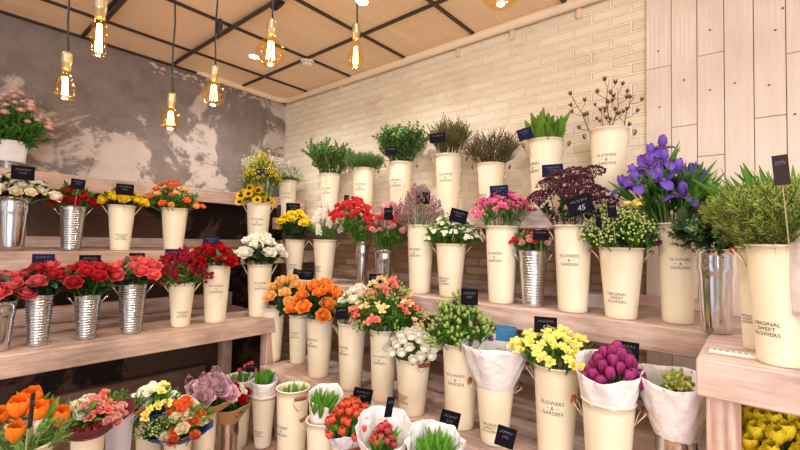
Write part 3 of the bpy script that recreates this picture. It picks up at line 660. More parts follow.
# ---------------------------------------------------------------- price signs
def sign(x0,y0,x1,y1,ax,val,label,mat=board,tilt=0,yaw=0,text=None,stick=.10,scr=2,near=.975):
    px,py=(x0+x1)/2,(y0+y1)/2; c=at(px,py,ax,val); c=at(px,py,t=(c-Vector((0,0,CAMZ))).dot(F)*near); t=(c-Vector((0,0,CAMZ))).dot(F); th=math.atan((px-400)/FPX)
    w=(x1-x0)*t/FPX*math.cos(th); h=(y1-y0)*t/FPX
    ca=math.cos(R(tilt)); sa=abs(math.sin(R(tilt)))
    if tilt: w=w*.92; h=h*.85-w*sa*.5
    e=empty('price_sign',c,label,'price sign')
    toC=Vector((-c.x,-c.y,0)).normalized(); az=math.atan2(toC.y,toC.x)+PI/2+R(yaw)
    e.rotation_euler=(0,R(tilt),az)   # local -Y faces the camera
    mb=MB(); mb.box((-w/2,-.0015,-h/2),(w/2,.0015,h/2)); mb.build('board',mat,e,smooth=False)
    mb=MB(); mb.box((-.0012,.0015,-h/2-stick),(.0012,.0035,h/2*.6)); mb.build('stick',stickm,e,smooth=False)
    mb=MB()
    rows=[.24,.0,-.22][:scr] if not text else [.24]
    for ri,rz in enumerate(rows):
        p=[];n=26; L=w*(.68 if ri==0 else .34)
        for k in range(n):
            u=k/(n-1); p.append((-L/2+L*u,-.0021,h*rz+h*.055*math.sin(u*31+px)+h*.03*math.sin(u*57+py)))
        q=max(.00035,h*.012)
        for k in range(n-1):
            if (k*7+int(px))%6==0: continue
            a,b_=p[k],p[k+1]; mb.add([(a[0],a[1],a[2]-q),(b_[0],b_[1],b_[2]-q),(b_[0],b_[1],b_[2]+q),(a[0],a[1],a[2]+q)],[(0,1,2,3)])
    if text:
        cu=bpy.data.curves.new('t','FONT'); cu.body=text; cu.align_x='CENTER'; cu.size=h*.42; cu.resolution_u=2; cu.shear=.25
        o=bpy.data.objects.new('t',cu); COL.objects.link(o); me=bpy.data.meshes.new_from_object(o.evaluated_get(bpy.context.evaluated_depsgraph_get())); bpy.data.objects.remove(o)
        mb.add([(v.co.x,-.0021,v.co.y-h*.30) for v in me.vertices],[tuple(p_.vertices) for p_ in me.polygons]); bpy.data.meshes.remove(me)
    mb.build('chalk_lettering',chalk,e,smooth=False); return e
# ================================================================ right wall, upper shelf
Z=1.63
bucket('U1','cream bucket of white gypsophila, in the corner end of the upper brick-wall shelf','tall',288,180,19,'y',2.25,Z,'FG',-5)
bucket('U2','cream bucket of airy green branches, second from the corner on the upper shelf','tall',330,173,21,'y',2.25,Z,'FG',-25)
bucket('U3','cream bucket of low fine-leaved greenery between two taller leafy ones on the upper shelf','tall',364,167,23,'y',2.25,Z,'FG',-20,'wood')
bucket('U4','cream bucket of dense dark green leafy bush branches on the upper shelf','tall',401,161,25,'y',2.25,Z,'FG',-30,'wood')
bucket('U5','cream bucket of upright brownish green heather on the upper shelf','tall',449,153,28,'y',2.25,Z,'FG',-15,'wood')
bucket('U6','shorter cream bucket of dry wispy grey-green twigs on the upper shelf','short',491,162,29,'y',2.25,Z,'OSF',-50,'wood')
bucket('U7','cream bucket of broad closed green leaves on the upper shelf','tall',546,137,36,'y',2.22,Z,'FG',-55,'wood')
bucket('U8','big cream bucket of brown cotton branches, last on the upper shelf beside the planks','tall',609,126,40,'y',2.22,Z,'FG',-8,'wood')
gyps('U1',4800,.22,.0,.17,'cloud of tiny white gypsophila flowers in the cream corner bucket',off=(-.1,-.16,0))
sprigs('U1','grass_sprig',12,'thin green gypsophila stems inside the white cloud','flowers',None,.2,.5,False,'gypsophila_stems')
sprigs('U2','eucalyptus',26,'airy green branch in the cream bucket second from the corner','branch','airy green branches',.30,.62,True,'green_branch',S=1.2)
sprigs('U3','grass_sprig',80,'bunch of low fine-leaved greenery on the upper shelf','greenery',None,.2,.85,False,'fine_greenery',S=.95)
sprigs('U4','laurel',24,'dark green leafy bush branch in the fourth cream bucket of the upper shelf','branch','dark green bush branches',.30,.5,True,'leafy_branch',S=1.2)
sprigs('U5','heather',60,'bunch of upright brownish green heather on the upper shelf','greenery',None,.25,.36,False,'heather',S=1.08)
sprigs('U6','dry_twig',60,'bunch of dry wispy grey-green twigs in the shorter cream bucket','greenery',None,.25,.7,False,'dry_twigs',S=1.15)
sprigs('U7','blade_broad',20,'broad closed green leaf bud in the cream bucket before the cotton branches','leaves','broad green leaves',.15,.55,True,'broad_leaf',S=1.7,h0=.035)
sprigs('U8','cotton',5,'brown cotton branch with pods in the last cream bucket of the upper shelf','branch','cotton branches',.26,.45,True,'cotton_branch',S=1.0,h0=.06)

# right wall, middle shelf
Z=1.146
bucket('MR1','cream bucket of yellow chrysanthemums at the corner end of the middle brick-wall shelf','short',295,240,21,'y',2.0,Z,'OSF',-10,'wire')
bucket('MR2','cream bucket of white stock flowers, second on the middle brick-wall shelf','short',325,240,24,'y',2.0,Z,'OSF',-50,'wood')
bucket('MR3','narrow polished metal vase under red carnations on the middle shelf','steel',363,242,14,'y',2.0,Z)
bucket('MR4','smooth polished metal bucket under pink and red carnations, right of the narrow vase','steel',385,250,22,'y',2.0,Z)
bucket('MR5','tall cream bucket of greyish pink sea lavender on the middle shelf','tall',421,225,28,'y',2.0,Z,'FG',-30)
bucket('MR6','short cream bucket of small white daisies on the middle shelf','short',451,244,31,'y',2.0,Z,'OSF',-35,'wood')
bucket('MR7','tall cream bucket of magenta pink freesias on the middle shelf','tall',502,226,34,'y',2.0,Z,'FG',-28,'wood')
bucket('MR8','small ribbed zinc bucket of coral pink flowers between two tall cream buckets','ribbed',533,251,30,'y',2.0,Z,'',0,'wire')
bucket('MR9','tall cream bucket of dark purple sedum on the middle shelf','tall',573,225,40,'y',2.0,Z,'FG',-12,'wood')
bucket('MR10','short cream bucket of mixed green and white wild flowers with wooden grips','short',621,248,47,'y',1.98,Z,'OSF',-14,'wood')
bucket('MR11','tall cream bucket of purple irises in front of the planks','tall',677,223,43,'y',2.03,Z,'FG',10)
bucket('MR12','polished steel bucket of dark glossy leaves beside the iris bucket','steel',716,249,44,'y',1.9,Z)
bucket('MR13','cream bucket half hidden behind the large front bucket of rosemary','short',757,247,46,'y',1.68,Z,'OSF',-38,'')
bucket('MR14','large cream bucket of bushy green rosemary in front on the right counter','short',780,245,76,'y',1.52,Z,'OSF',-32,'wood')
flowers('MR1',['yellow_mum'],11,'yellow chrysanthemum in the corner cream bucket of the middle shelf','flower','yellow chrysanthemums',40,209,224,0,'leaf_dark',3,1.25)
flowers('MR2',['stock'],13,'white stock flower spike in the second cream bucket of the middle shelf','flower','white stock flowers',32,206,232,2,'blade',1,0.85,up=.7,ls=.7,lo=.4)
flowers('MR3',['carnation_red'],16,'red carnation spray above the narrow metal vase','flower','red carnations',42,203,224,-10,'leaf_fresh',2,1.2)
flowers('MR4',['carnation_pink','carnation_pink','carnation_red'],20,'pink or red carnation spray above the smooth metal bucket on the middle shelf','flower','pink and red carnations',42,206,238,4,'leaf_fresh',2,1.1)
flowers('MR5',['limonium'],26,'greyish pink sea lavender spike in the tall cream bucket','flower','sea lavender spikes',44,194,222,-2,'leaf_fresh',0,0.8,name='sea_lavender')
flowers('MR6',['daisy'],26,'spray of small white daisies in the short cream bucket','flower','white daisy sprays',56,213,240,2,'leaf_fresh',5,0.66)
flowers('MR7',['pink_freesia'],20,'magenta pink freesia in the tall cream bucket of the middle shelf','flower','pink freesias',52,197,216,0,'blade',1,0.82,name='pink_freesia',ls=.55,lo=.4)
flowers('MR8',['carnation_pink',('carnation_red',.8)],15,'coral pink small flower spray in the ribbed zinc bucket','flower','coral flowers in the zinc bucket',38,236,249,0,'leaf_fresh',2,0.8)
flowers('MR9',['sedum'],12,'dark purple domed sedum head in the tall cream bucket','flower','dark purple sedum',80,176,208,-4,'leaf_dark',2,0.95,stem=dstem,ls=.6,up=.75)
link_=flowers('MR9',['sedum'],1,'dark purple sedum head standing apart to the right of the others','flower',None,6,174,178,18,'leaf_dark',1,1.0,stem=dstem,ls=.5,up=.9)
flowers('MR10',['green_umbel'],24,'green and white umbel spray in the mixed wild flower bucket','flower','green umbel sprays',78,216,246,-2,'leaf_fresh',4,.9)
flowers('MR10',['yellow_freesia'],3,'small yellow flower rising from the mixed wild flower bucket','flower','yellow flowers in the mixed bucket',34,206,214,16,'leaf_fresh',2,.7)
flowers('MR10',['lisianthus'],9,'dark purple flower low among the green umbels','flower','purple flowers in the mixed bucket',56,228,244,14,'leaf_fresh',2,0.75)
flowers('MR11',['iris'],15,'purple iris with a yellow blotch above the tall cream bucket','flower','open purple irises',78,138,192,-20,'blade',2,0.85,ls=.9,pw=1.1,lo=.35,sr=.0035,nd=.8)
flowers('MR11',['iris_bud'],24,'purple-tipped closed iris bud on the right of the open irises','flower','closed iris buds',34,176,192,14,'blade',2,0.8,ls=.9,lo=.3,sr=.0045,pw=2.5)
sprigs('MR12','laurel',12,'dark glossy leafy branch over the polished steel bucket','branch','dark leafy branches over the steel bucket',.2,.9,True,'dark_branch',S=.72)
flowers('MR12',['sedum'],6,'dusky dark berry head above the steel bucket','flower','dusky heads over the steel bucket',50,208,226,-4,'leaf_dark',6,.45,stem=dstem,name='berry_head',ls=1.3)
sprigs('MR13','rosemary',90,'mass of green needle-leaved branches behind the front rosemary bucket','greenery',None,.2,.55,False,'rosemary',S=1.0,lean=Vector((.12,.05,0)))
sprigs('MR14','rosemary',170,'bushy mass of green rosemary in the large front bucket','greenery',None,.2,.60,False,'rosemary',S=.92)
sprigs('MR14','blade',14,'long bright green blade leaf behind the rosemary at the right edge','leaves','blade leaves at the right edge',.2,.5,True,'blade_leaf',S=1.15,h0=-.05,lean=Vector((-.5,.35,0)))

# right wall, low bench
Z=.62
bucket('RL1','tall cream bucket standing alone at the left end of the low bench','tall',273,309,25,'y',1.66,Z,'',0)
bucket('RL2','cream bucket of pale peach roses on the low bench','tall',299,316,21,'y',1.75,Z,'FG',-30)
bucket('RL3','cream bucket of orange roses on the low bench','tall',320,320,28,'y',1.67,Z,'FG',-42)
bucket('RL4','cream bucket of small white and red blooms on the low bench','tall',352,325,29,'y',1.66,Z,'FG',-45,'wood')
bucket('RL5','cream bucket of coral alstroemeria on the low bench','tall',384,332,29,'y',1.66,Z,'FG',-20)
bucket('RL6','short cream bucket of round white ranunculus with a wooden grip in front','short',413,362,36,'y',1.63,Z,'OSF',-48,'wood',haz=28)
bucket('RL7','tall cream bucket of purple and green lisianthus on the low bench','tall',461,347,38,'y',1.67,Z,'FG',-18)
bucket('RL8','short cream bucket holding the empty white paper cone','short',495,387,40,'y',1.64,Z,'OSF',-18,'wood')
bucket('RL9','large cream bucket of yellow freesias on the low bench','tall',556,370,47,'y',1.66,Z,'FG',-10,'wood')
bucket('RL10','cream bucket with wooden grips under the purple tulips','short',608,408,56,'y',1.56,Z-.06,'',0,'wood')
bucket('RL11','metal bucket under the white paper wrap beside the counter leg','steel',676,437,48,'y',1.62,Z-.06)
flowers('RL2',['peach_rose'],11,'pale peach rose in the second bucket of the low bench','flower','pale peach roses',50,276,298,-12,'leaf_dark',4,1.02)
flowers('RL3',['orange_rose'],17,'orange rose in the third bucket of the low bench','flower','orange roses on the low bench',66,280,308,0,'leaf_dark',5,1.05)
flowers('RL4',['white_rose',('white_rose',.8),('carnation_red',.7)],18,'small white or red bloom beside the orange roses','flower','white and red blooms on the low bench',46,286,318,4,'leaf_fresh',4,.75,name='small_bloom')
flowers('RL5',['coral_alstroemeria','salmon_alstroemeria',('lisibud',.9)],32,'coral, salmon or green-budded alstroemeria on the low bench','flower','coral alstroemeria',76,282,328,2,'leaf_fresh',5,0.82,name='alstroemeria')
flowers('RL6',['ranunculus'],34,'round white ranunculus in the short cream bucket','flower','white ranunculus',58,330,354,0,'blade',1,0.8,ls=.4,lo=.3,up=.75,pw=2.2,sr=.003,nd=1.2)
flowers('RL7',['lisibud','lisianthus','lisibud'],30,'purple lisianthus or green bud spray in the tall cream bucket','flower','lisianthus',64,300,340,-2,'leaf_fresh',3,0.85,name='lisianthus')
flowers('RL9',['yellow_freesia'],22,'yellow freesia in the large cream bucket','flower','yellow freesias',76,334,358,-4,'blade',3,0.78,name='yellow_freesia',ls=.55,lo=.35,sr=.003)
flowers('RL10',['purple_tulip'],26,'closed purple tulip in the white paper wrap','flower','purple tulips',60,352,384,6,'blade_short',1,0.78,ls=.5,up=.8,pw=1.5,sr=.003,nd=.7,face=.05)
b=BK['RL10']; paper('paper_wrap','white paper wrapped round the purple tulips',b['C']+Vector((0,0,b['h']-.03)),b['r']*.90,.104,.145,paperw,.20)
b=BK['RL11']; paper('paper_wrap','tall white paper wrap with a few pale yellow buds beside the counter leg',b['C']+Vector((0,0,b['h']-.03)),b['r']*.90,.115,.20,paperw,.04)
b['rim'].z+=.07
flowers('RL11',['lisibud','yellow_freesia'],10,'pale yellow green bud inside the tall white paper wrap','flower','pale yellow buds in the paper wrap',16,384,392,2,'leaf_fresh',2,.7)
b=BK['RL8']; paper('paper_cone','wide empty cone of white tissue paper on the short cream bucket',b['C']+Vector((0,0,b['h']-.03)),b['r']*.90,.145,.19,paperw,.03,fold=.01)
b=BK['RL8']; mb=MB(); 
flowers('RL8',['lisibud'],4,'pale bud hidden inside the white tissue cone','flower','buds inside the tissue cone',14,368,378,0,'leaf_fresh',1,.6)

# ================================================================ left wall
bucket('TL1','ribbed metal bucket wrapped in white paper on the topmost left shelf','ribbed',9,151,30,'x',-3.42,ZL[2],'',0)
b=BK['TL1']; paper('paper_wrap','white paper band round the metal bucket of pale pink roses',b['C']+Vector((0,0,b['h']-.06)),b['r']+.012,b['r']+.022,.125,paperw,0,crump=.001,fold=.001)
BK['TL1']['rim'].z+=.06
flowers('TL1',['pink_small',('pink_small',.75)],44,'pale pink spray rose on the topmost left shelf','flower','pale pink spray roses',92,88,128,4,'leaf_fresh',4,1,name='pink_spray_rose')
Z=ZL[1]
bucket('ML1','wide smooth steel bucket of cream roses at the left edge of the middle left shelf','steel',14,197,38,'x',-3.0,Z)
bucket('ML2','ribbed zinc bucket with ear handles under red spray roses','ribbed',73,206,29,'x',-3.0,Z,'',0,'wire')
bucket('ML3','small cream bucket of yellow roses on the middle left shelf','short',122,205,29,'x',-3.0,Z,'OSF',5,'wire')
bucket('ML4','plain cream bucket of orange spray roses on the middle left shelf','short',175,208,28,'x',-3.0,Z)
bucket('ML5','cream bucket of sunflowers at the corner end of the middle left shelf','tall',259,203,25,'x',-3.0,Z,'FG',-8,'wire')
flowers('ML1',['cream_rose','cream_rose','white_rose'],26,'cream white rose in the wide steel bucket','flower','cream roses',96,174,200,2,'leaf_dark',2,0.85,name='cream_rose')
flowers('ML2',[('red_rose',.62),('red_rose',.5)],30,'small red spray rose in the ribbed bucket on the middle left shelf','flower','red spray roses',46,185,203,0,'leaf_fresh',2,1,name='red_spray_rose')
flowers('ML3',['yellow_rose'],19,'yellow rose in the small cream bucket','flower','yellow roses',46,190,201,1,'leaf_dark',1,0.9)
flowers('ML4',['orange_small',('orange_small',.8),('peach_rose',.5)],30,'orange spray rose in the plain cream bucket','flower','orange spray roses',70,179,212,-4,'leaf_fresh',2,1.0,name='orange_spray_rose')
flowers('ML5',['sunflower'],12,'small yellow sunflower with a dark centre in the corner of the left shelf','flower','sunflowers',40,184,203,-5,'leaf_fresh',1,0.8,face=1.6)
flowers('ML5',['yellow_filler'],26,'feathery yellow flower spray above the sunflowers','flower','feathery yellow sprays',36,158,190,2,'leaf_fresh',0,1.0,name='yellow_spray',pw=1.1)
Z=ZL[0]
bucket('LL1','smooth steel bucket cut by the left picture edge on the lower left bench','steel',-1,303,40,'x',-2.6,Z)
bucket('LL2','ribbed metal bucket of pink-red roses, second on the lower left bench','ribbed',40,296,31,'x',-2.6,Z)
bucket('LL3','ribbed metal bucket of crimson roses with cream ear handles','ribbed',88,296,29,'x',-2.6,Z,'',0,'wire')
bucket('LL4','ribbed metal bucket of coral roses, nearest the cream buckets','ribbed',133,285,31,'x',-2.6,Z,'',0,'wire')
bucket('LL5','short cream bucket of crimson budded flowers on the lower left bench','short',182,284,28,'x',-2.6,Z,'OSF',8,'wire')
bucket('LL6','tall cream bucket of deep red roses on the lower left bench','tall',217,266,29,'x',-2.6,Z,'FG',0)
bucket('LL7','tall cream bucket of white roses at the end of the lower left bench','tall',260,265,26,'x',-2.6,Z,'FG',5,'wire')
flowers('LL1',['pink_rose'],8,'large pink rose at the left edge above the smooth steel bucket','flower','large pink roses',62,275,296,0,'leaf_dark',5,1.05)
flowers('LL2',['pink_rose','crimson_rose'],9,'pink-red rose in the second bucket of the lower left bench','flower','pink-red roses',60,262,286,4,'leaf_dark',6,0.85,name='pink_red_rose')
flowers('LL3',['crimson_rose'],13,'crimson rose in the ribbed bucket with cream ear handles','flower','crimson roses',76,262,278,0,'leaf_rose',7,0.85)
flowers('LL4',['coral_rose','coral_rose','pink_rose'],15,'coral rose in the ribbed bucket nearest the cream buckets','flower','coral roses',62,257,274,2,'leaf_rose',4,0.88,name='coral_rose')
flowers('LL5',['crimson_bud'],26,'spray of crimson buds with pale edges','flower','crimson bud sprays',58,258,284,-4,'leaf_fresh',1,1.15,name='crimson_spray')
flowers('LL6',['red_rose'],15,'deep red rose in the tall cream bucket','flower','deep red roses',58,243,262,-4,'leaf_rose',5,0.95)
flowers('LL7',['white_rose'],13,'white rose in the tall cream bucket at the bench end','flower','white roses',52,234,256,0,'leaf_dark',5,1.1)

# ================================================================ floor tier
Z=.151
def fb(k,lab,kind,px,ry,w,ax,v,h=None,**kw):
    """bucket on the platform or on a crate of its own"""
    d=ray(px,ry); s=v/d['xy'.index(ax)]; zr=CAMZ+d.z*s
    zb=Z if (h is None or zr-h<Z+.04) else zr-h
    if zb>Z:
        c=d*s; hw=max(.085,w*s/FPX*.5)
        mb=MB(); mb.bbox((-hw,-hw,Z+.001),(hw,hw,zb-.002),.004); mb.v=[Matrix.Rotation(.4,3,'Z')@p for p in mb.v]
        tag(mb.build('wooden_block',wood_z,smooth=False,loc=(c.x,c.y,0)),'plain wooden block under the '+' '.join(lab.split()[:11]),'block')
    return bucket(k,lab,kind,px,ry,w,ax,v,zb,**kw)
fb('B1','cream bucket holding a white sleeve of green leaves, left of the open tall bucket','short',264,399,25,'y',1.42,.27,text='OSF',taz=-30)
fb('B2','tall open cream bucket with only a few green tips, on the floor tier','tall',293,393,34,'y',1.24,.43,text='FG',taz=-48,handle='wood',haz=20)
fb('B3','cream bucket behind the orange-red tulips with a wooden grip at its left','short',322,426,33,'y',1.15,.30,handle='wood',haz=55)
fb('B4','cream bucket of orange-red tulips on the floor tier','short',347,444,33,'y',1.12,.30,handle='wood',haz=20)
fb('B5','cream bucket under the white wrap of rose red tulips','short',383,466,38,'y',1.12,.30)
fb('B6','cream bucket under the white wrap of green shoots','short',434,484,38,'y',1.15,.30)
fb('C1','small metal bucket under the brown paper cone of red flowers','steel',228,421,25,'y',1.15,None)
fb('C2','cream bucket behind the metal one, under the lilac roses','short',205,416,26,'y',.98,None,text='FG',taz=5)
fb('C3','cream bucket under the blue-wrapped orange flowers','short',178,440,30,'y',.80,None,handle='')
fb('C4','cream bucket under the white lilies','short',150,420,32,'y',.73,.24,text='OSF',taz=10)
fb('C5','pale grey bucket with wooden grips in front of the pink bouquet','short',120,412,32,'y',.56,.28,handle='wood',haz=60)
fb('C6','cream bucket under the maroon-wrapped pink bouquet','short',88,437,38,'y',.42,.28)
fb('C7','cream bucket under the large orange tulips in the near left corner','short',26,452,60,'y',.20,.28)
fb('C8','cream bucket with wooden grip behind the brown paper cone','short',240,394,25,'y',1.36,None,handle='wood',haz=10)
b=BK['B1']; paper('paper_sleeve','white paper sleeve of green leaves standing in the cream bucket',b['C']+Vector((0,0,b['h']-.08)),.052,.075,.17,paperw,.03,crump=.002,fold=.004)
b['rim'].z+=.09
sprigs('B1','blade_short',16,'green tulip leaf in the white sleeve left of the open bucket','leaves','green leaves in the white sleeve',.1,.3,True,'tulip_leaf',S=1.0,h0=.03)
sprigs('B2','blade_short',5,'green leaf tip inside the tall open bucket','leaves','green tips in the open bucket',.1,.2,True,'tulip_leaf',S=1.1,h0=.08,lean=Vector((-.1,.1,0)))
b=BK['B3']; b['rim'].z-=.04; paper('paper_sleeve','white paper sleeve standing between the open bucket and the orange-red tulips',b['C']+Vector((-.01,.02,b['h']-.03)),.055,.070,.125,paperw,.2,crump=.004)
b['rim'].z+=.10
sprigs('B3','blade_short',20,'green leaf behind the orange-red tulips','leaves','green leaves behind the tulips',.1,.45,True,'tulip_leaf',S=1.1,h0=.04,lean=Vector((.15,.1,0)))
b=BK['B4']; paper('paper_wrap','pale lilac paper round the orange-red tulips',b['C']+Vector((0,0,b['h']-.03)),.055,.085,.065,lilacp,.02,crump=.010)
flowers('B4',['redorange_tulip'],30,'orange-red tulip in the pale lilac paper','flower','orange-red tulips',50,403,428,3,'blade_short',1,0.8,name='orange_red_tulip',ls=.8,pw=1.8,sr=.003)
b=BK['B5']; paper('paper_wrap','white paper wrap holding rose red tulips in the front row',b['C']+Vector((0,0,b['h']-.02)),.062,.098,.125,paperw,.30,crump=.008)
b['rim'].z+=.085
flowers('B5',['rose_tulip'],16,'small rose red tulip in the front white wrap','flower','rose red tulips',28,424,444,0,'blade_short',2,0.8,ls=.8,up=.8)
b=BK['B6']; paper('paper_wrap','white paper wrap of green shoots in front of the chalk sign',b['C']+Vector((0,0,b['h']-.02)),.062,.092,.13,paperw,.2,crump=.012)
b['rim'].z+=.05
sprigs('B6','blade_short',26,'green shoot in the right front paper wrap','leaves','green shoots in the right wrap',.1,.45,True,'tulip_leaf',S=1.1,h0=.02)
b=BK['C1']; paper('paper_cone','brown kraft paper cone with red flowers',b['C']+Vector((0,0,b['h']-.03)),.048,.118,.105,kraft,.05,crump=.003)
flowers('C1',[('red_rose',.7),('red_rose',.7),('white_rose',.6)],16,'red or white bloom in the brown paper cone','flower','red flowers in kraft paper',40,386,398,2,'leaf_rose',2,1,name='small_bloom')
b=BK['C2']; paper('paper_cone','brown kraft paper under the lilac pink roses',b['C']+Vector((0,.03,b['h']+.00)),.05,.12,.06,kraft,.06)
b['rim'].z+=.06
flowers('C2',['lilac_rose'],9,'lilac pink rose in the bouquet behind the red one','flower','lilac pink roses',50,378,396,4,'leaf_fresh',2,1.15)
flowers('C2',['limonium'],6,'dusky lilac filler spike among the lilac roses','flower','lilac filler spikes',56,376,392,4,'leaf_fresh',2,.7)
b=BK['C3']; paper('paper_cone','deep blue paper collar round the orange and white bouquet',b['C']+Vector((0,0,b['h']-.02)),.055,.135,.05,bluep,.05,crump=.008)
flowers('C3',['orange_small','orange_small',('cream_rose',.9)],34,'orange or cream bloom in the blue paper bouquet','flower','orange and cream blooms in blue paper',54,398,428,4,'leaf_fresh',2,0.9,name='bouquet_bloom')
flowers('C3',['green_umbel'],5,'bright green tuft at the left of the blue paper bouquet','flower','green tufts in the blue bouquet',24,424,436,-20,'leaf_fresh',5,.8)
b=BK['C4']; paper('paper_cone','blue paper collar round the white lilies',b['C']+Vector((0,0,b['h']-.01)),.05,.13,.06,bluep,.10)
flowers('C4',['lily','lily','ranunculus','yellow_freesia'],18,'white lily or small yellow flower in the left bouquet','flower','white lilies',52,388,412,2,'leaf_fresh',4,0.75,name='white_lily')
sprigs('C4','blade_broad',14,'pointed green leaf fanning out behind the white lilies','leaves','pointed leaves behind the lilies',.15,.95,True,'pointed_leaf',S=1.0)
[setattr(ch,'data',ch.data.copy()) or ch.data.materials.__setitem__(0,greyb) for ch in BK['C5']['e'].children if ch.name.startswith('pail')]
b=BK['C6']; paper('paper_cone','dark maroon paper round the pink bouquet',b['C']+Vector((0,0,b['h']-.01)),.05,.13,.07,maroonp,.05)
flowers('C6',['coral_alstroemeria','pink_spray','coral_rose'],16,'pink bloom in the maroon paper bouquet','flower','pink blooms in maroon paper',44,406,430,8,'leaf_fresh',3,0.75,name='pink_bloom')
flowers('C6',['ranunculus','cream_rose'],6,'cream bloom at the back of the maroon paper bouquet','flower','cream blooms in maroon paper',34,398,408,-4,'leaf_fresh',3,.8,name='cream_bloom')
sprigs('C6','grass_sprig',16,'loose variegated greenery left of the pink bouquet','greenery',None,.2,.8,False,'loose_greenery',S=.75,lean=Vector((-.45,-.3,0)))
sprigs('C5','eucalyptus',5,'small leafy green sprig behind the pale bucket','branch','leafy sprigs behind the pale bucket',.2,.6,True,'green_sprig',S=.45)
flowers('C7',['orange_tulip'],9,'large orange tulip in the near left corner','flower','large orange tulips',84,400,436,-2,'blade_short',2,0.72,ls=.9,up=.85,sr=.0035,sq=1)
flowers('C7',['cream_tulip'],5,'cream tulip between the large orange tulips','flower','cream tulips',46,420,446,2,'blade_short',1,.85,ls=.8,up=.8,sr=.003)
sprigs('C7','grass_sprig',24,'green filler foliage round the orange tulips','greenery',None,.2,.9,False,'filler_foliage',S=.62)
b=BK['C8']; paper('paper_sleeve','broad white paper sleeve of green shoots with pink tulips, against the bench post',b['C']+Vector((0,0,b['h']-.03)),.075,.10,.11,paperw,.02,crump=.002,fold=.003)
b['rim'].z+=.08
sprigs('C8','blade_short',16,'short green shoot in the broad white sleeve','leaves','short shoots in the broad sleeve',.1,.4,True,'tulip_leaf',S=.7,h0=.03)
flowers('C8',['rose_tulip'],4,'pink tulip at the back of the broad white sleeve','flower','pink tulips in the broad sleeve',22,363,372,8,'blade_short',1,1.0,ls=.5)
# yellow tulips under the counter
for i,(px,py) in enumerate(((748,425),(783,440))):
    c=at(px,470,'y',1.62+.0*i)
    bucket('Y%d'%i,['metal bucket of yellow tulips under the counter, beside its leg','metal bucket of yellow tulips under the counter at the right edge'][i],'steel',px,py+42,62,'y',[1.78,1.66][i],.30)
    flowers('Y%d'%i,['yellow_tulip'],38,['yellow tulip under the counter, in the bucket by the leg','yellow tulip under the counter, in the bucket at the right edge'][i],'flower',['yellow tulips by the leg','yellow tulips at the right edge'][i],[92,110][i],[398,402][i],[440,452][i],0,'blade_short',1,.98,ls=.8,up=.75,pw=1.1,nd=1.3)
for i,(z,y,h_) in enumerate(((.30,1.78,0),(.30,1.66,0))):
    b=BK['Y%d'%i]; mb=MB(); mb.bbox((-.1,-.1,.151),(.1,.1,.299),.004); tag(mb.build('wooden_block',wood_z,smooth=False,loc=(b['C'].x,b['C'].y,0)),['wooden block under the yellow tulips by the leg','wooden block under the yellow tulips at the right edge'][i],'block')
mb=MB(); mb.bbox((-.2,1.0,.0),(1.6,WY-.1,.15),.004); tag(mb.build('floor_platform',floor_m,smooth=False),'low platform under the counter with the yellow tulips','platform')

# white-wrapped bouquet at the right edge, box and label tray
bucket('R1','small cream bucket just outside the right picture edge under the white wrap','short',846,300,96,'y',1.49,1.146)
b=BK['R1']; paper('paper_wrap','white paper wrap at the right picture edge beside the large rosemary bucket',b['C']+Vector((0,0,b['h']-.05)),.100,.112,.215,paperw,.03,crump=.004,fold=.004)
flowers('R1',['cream_rose'],5,'cream rose just outside the right picture edge','flower','cream roses at the right edge',30,215,230,0,'leaf_rose',2,.8)
p=at(597,309,'y',2.2); mb=MB(); mb.bbox((p.x-.04,2.17,1.147),(p.x+.04,2.25,1.215),.004); tag(mb.build('white_box',plastic,smooth=False),'small white box on the middle shelf between two cream buckets','box')
a=at(712,351,'z',1.15); c=at(757,350,'z',1.15)
e=empty('label_tray',(.015,1.53,1.147),'flat white metal label tray lying on the counter corner','tray')
mb=MB(); mb.bbox((-.125,-.012,0),(.02,.028,.010),.002); mb.build('tray',plastic,e,smooth=False)
mb=MB()
for k in range(9): mb.box((-.115+.014*k,-.008,.0101),(-.107+.014*k,.0,.013))
mb.build('clip',steel,e,smooth=False)
# ================================================================ price signs
X_='x'; Y_='y'
sign(11,166,35,180,X_,-2.90,'black price sign above the cream roses on the left',yaw=5)
sign(70,178,86,190,X_,-2.95,'black price sign above the red spray roses',tilt=4)
sign(116,184,134,195,X_,-2.95,'black price sign above the yellow roses')
sign(32,254,55,266,X_,-2.66,'blue-black price sign before the shelf board at the left, with a rose across it',boardb,scr=1)
sign(79,255,101,268,X_,-2.66,'price sign reading 220 before the shelf board above the crimson roses',text='220')
sign(129,253,145,263,X_,-2.66,'small price sign above the coral roses')
sign(165,249,183,261,X_,-2.66,'blue-grey price sign above the crimson buds',boardb)
sign(203,236,219,247,X_,-2.66,'blue-grey price sign above the deep red roses',boardb)
sign(256,169,269,176,X_,-2.93,'narrow dark price sign stuck in the yellow sprays over the sunflowers',boardbr,scr=1)
sign(277,205,281,216,Y_,2.12,'thin edge-on price sign in the corner beside the sunflowers',boardbr,scr=1)
sign(286,203,300,214,Y_,2.06,'price sign on the gypsophila bucket above the yellow chrysanthemums')
sign(321,206,332,214,Y_,2.06,'bluish price sign above the white stock flowers',boardb)
sign(344,195,349,206,Y_,2.06,'slim upright price sign left of the low greenery bucket',scr=1)
sign(384,208,393,220,Y_,1.93,'small price sign between the red and pink carnations',scr=1)
sign(416,192,430,204,Y_,2.02,'price sign above the greyish sea lavender',scr=1)
sign(449,207,468,225,Y_,1.95,'tilted price sign among the white daisies',tilt=14)
sign(489,184,509,198,Y_,1.99,'dark blue price sign above the magenta freesias',boardb,tilt=-4)
sign(517,126,533,142,Y_,2.14,'tilted price sign at the left of the broad green leaves',boardb,tilt=-16)
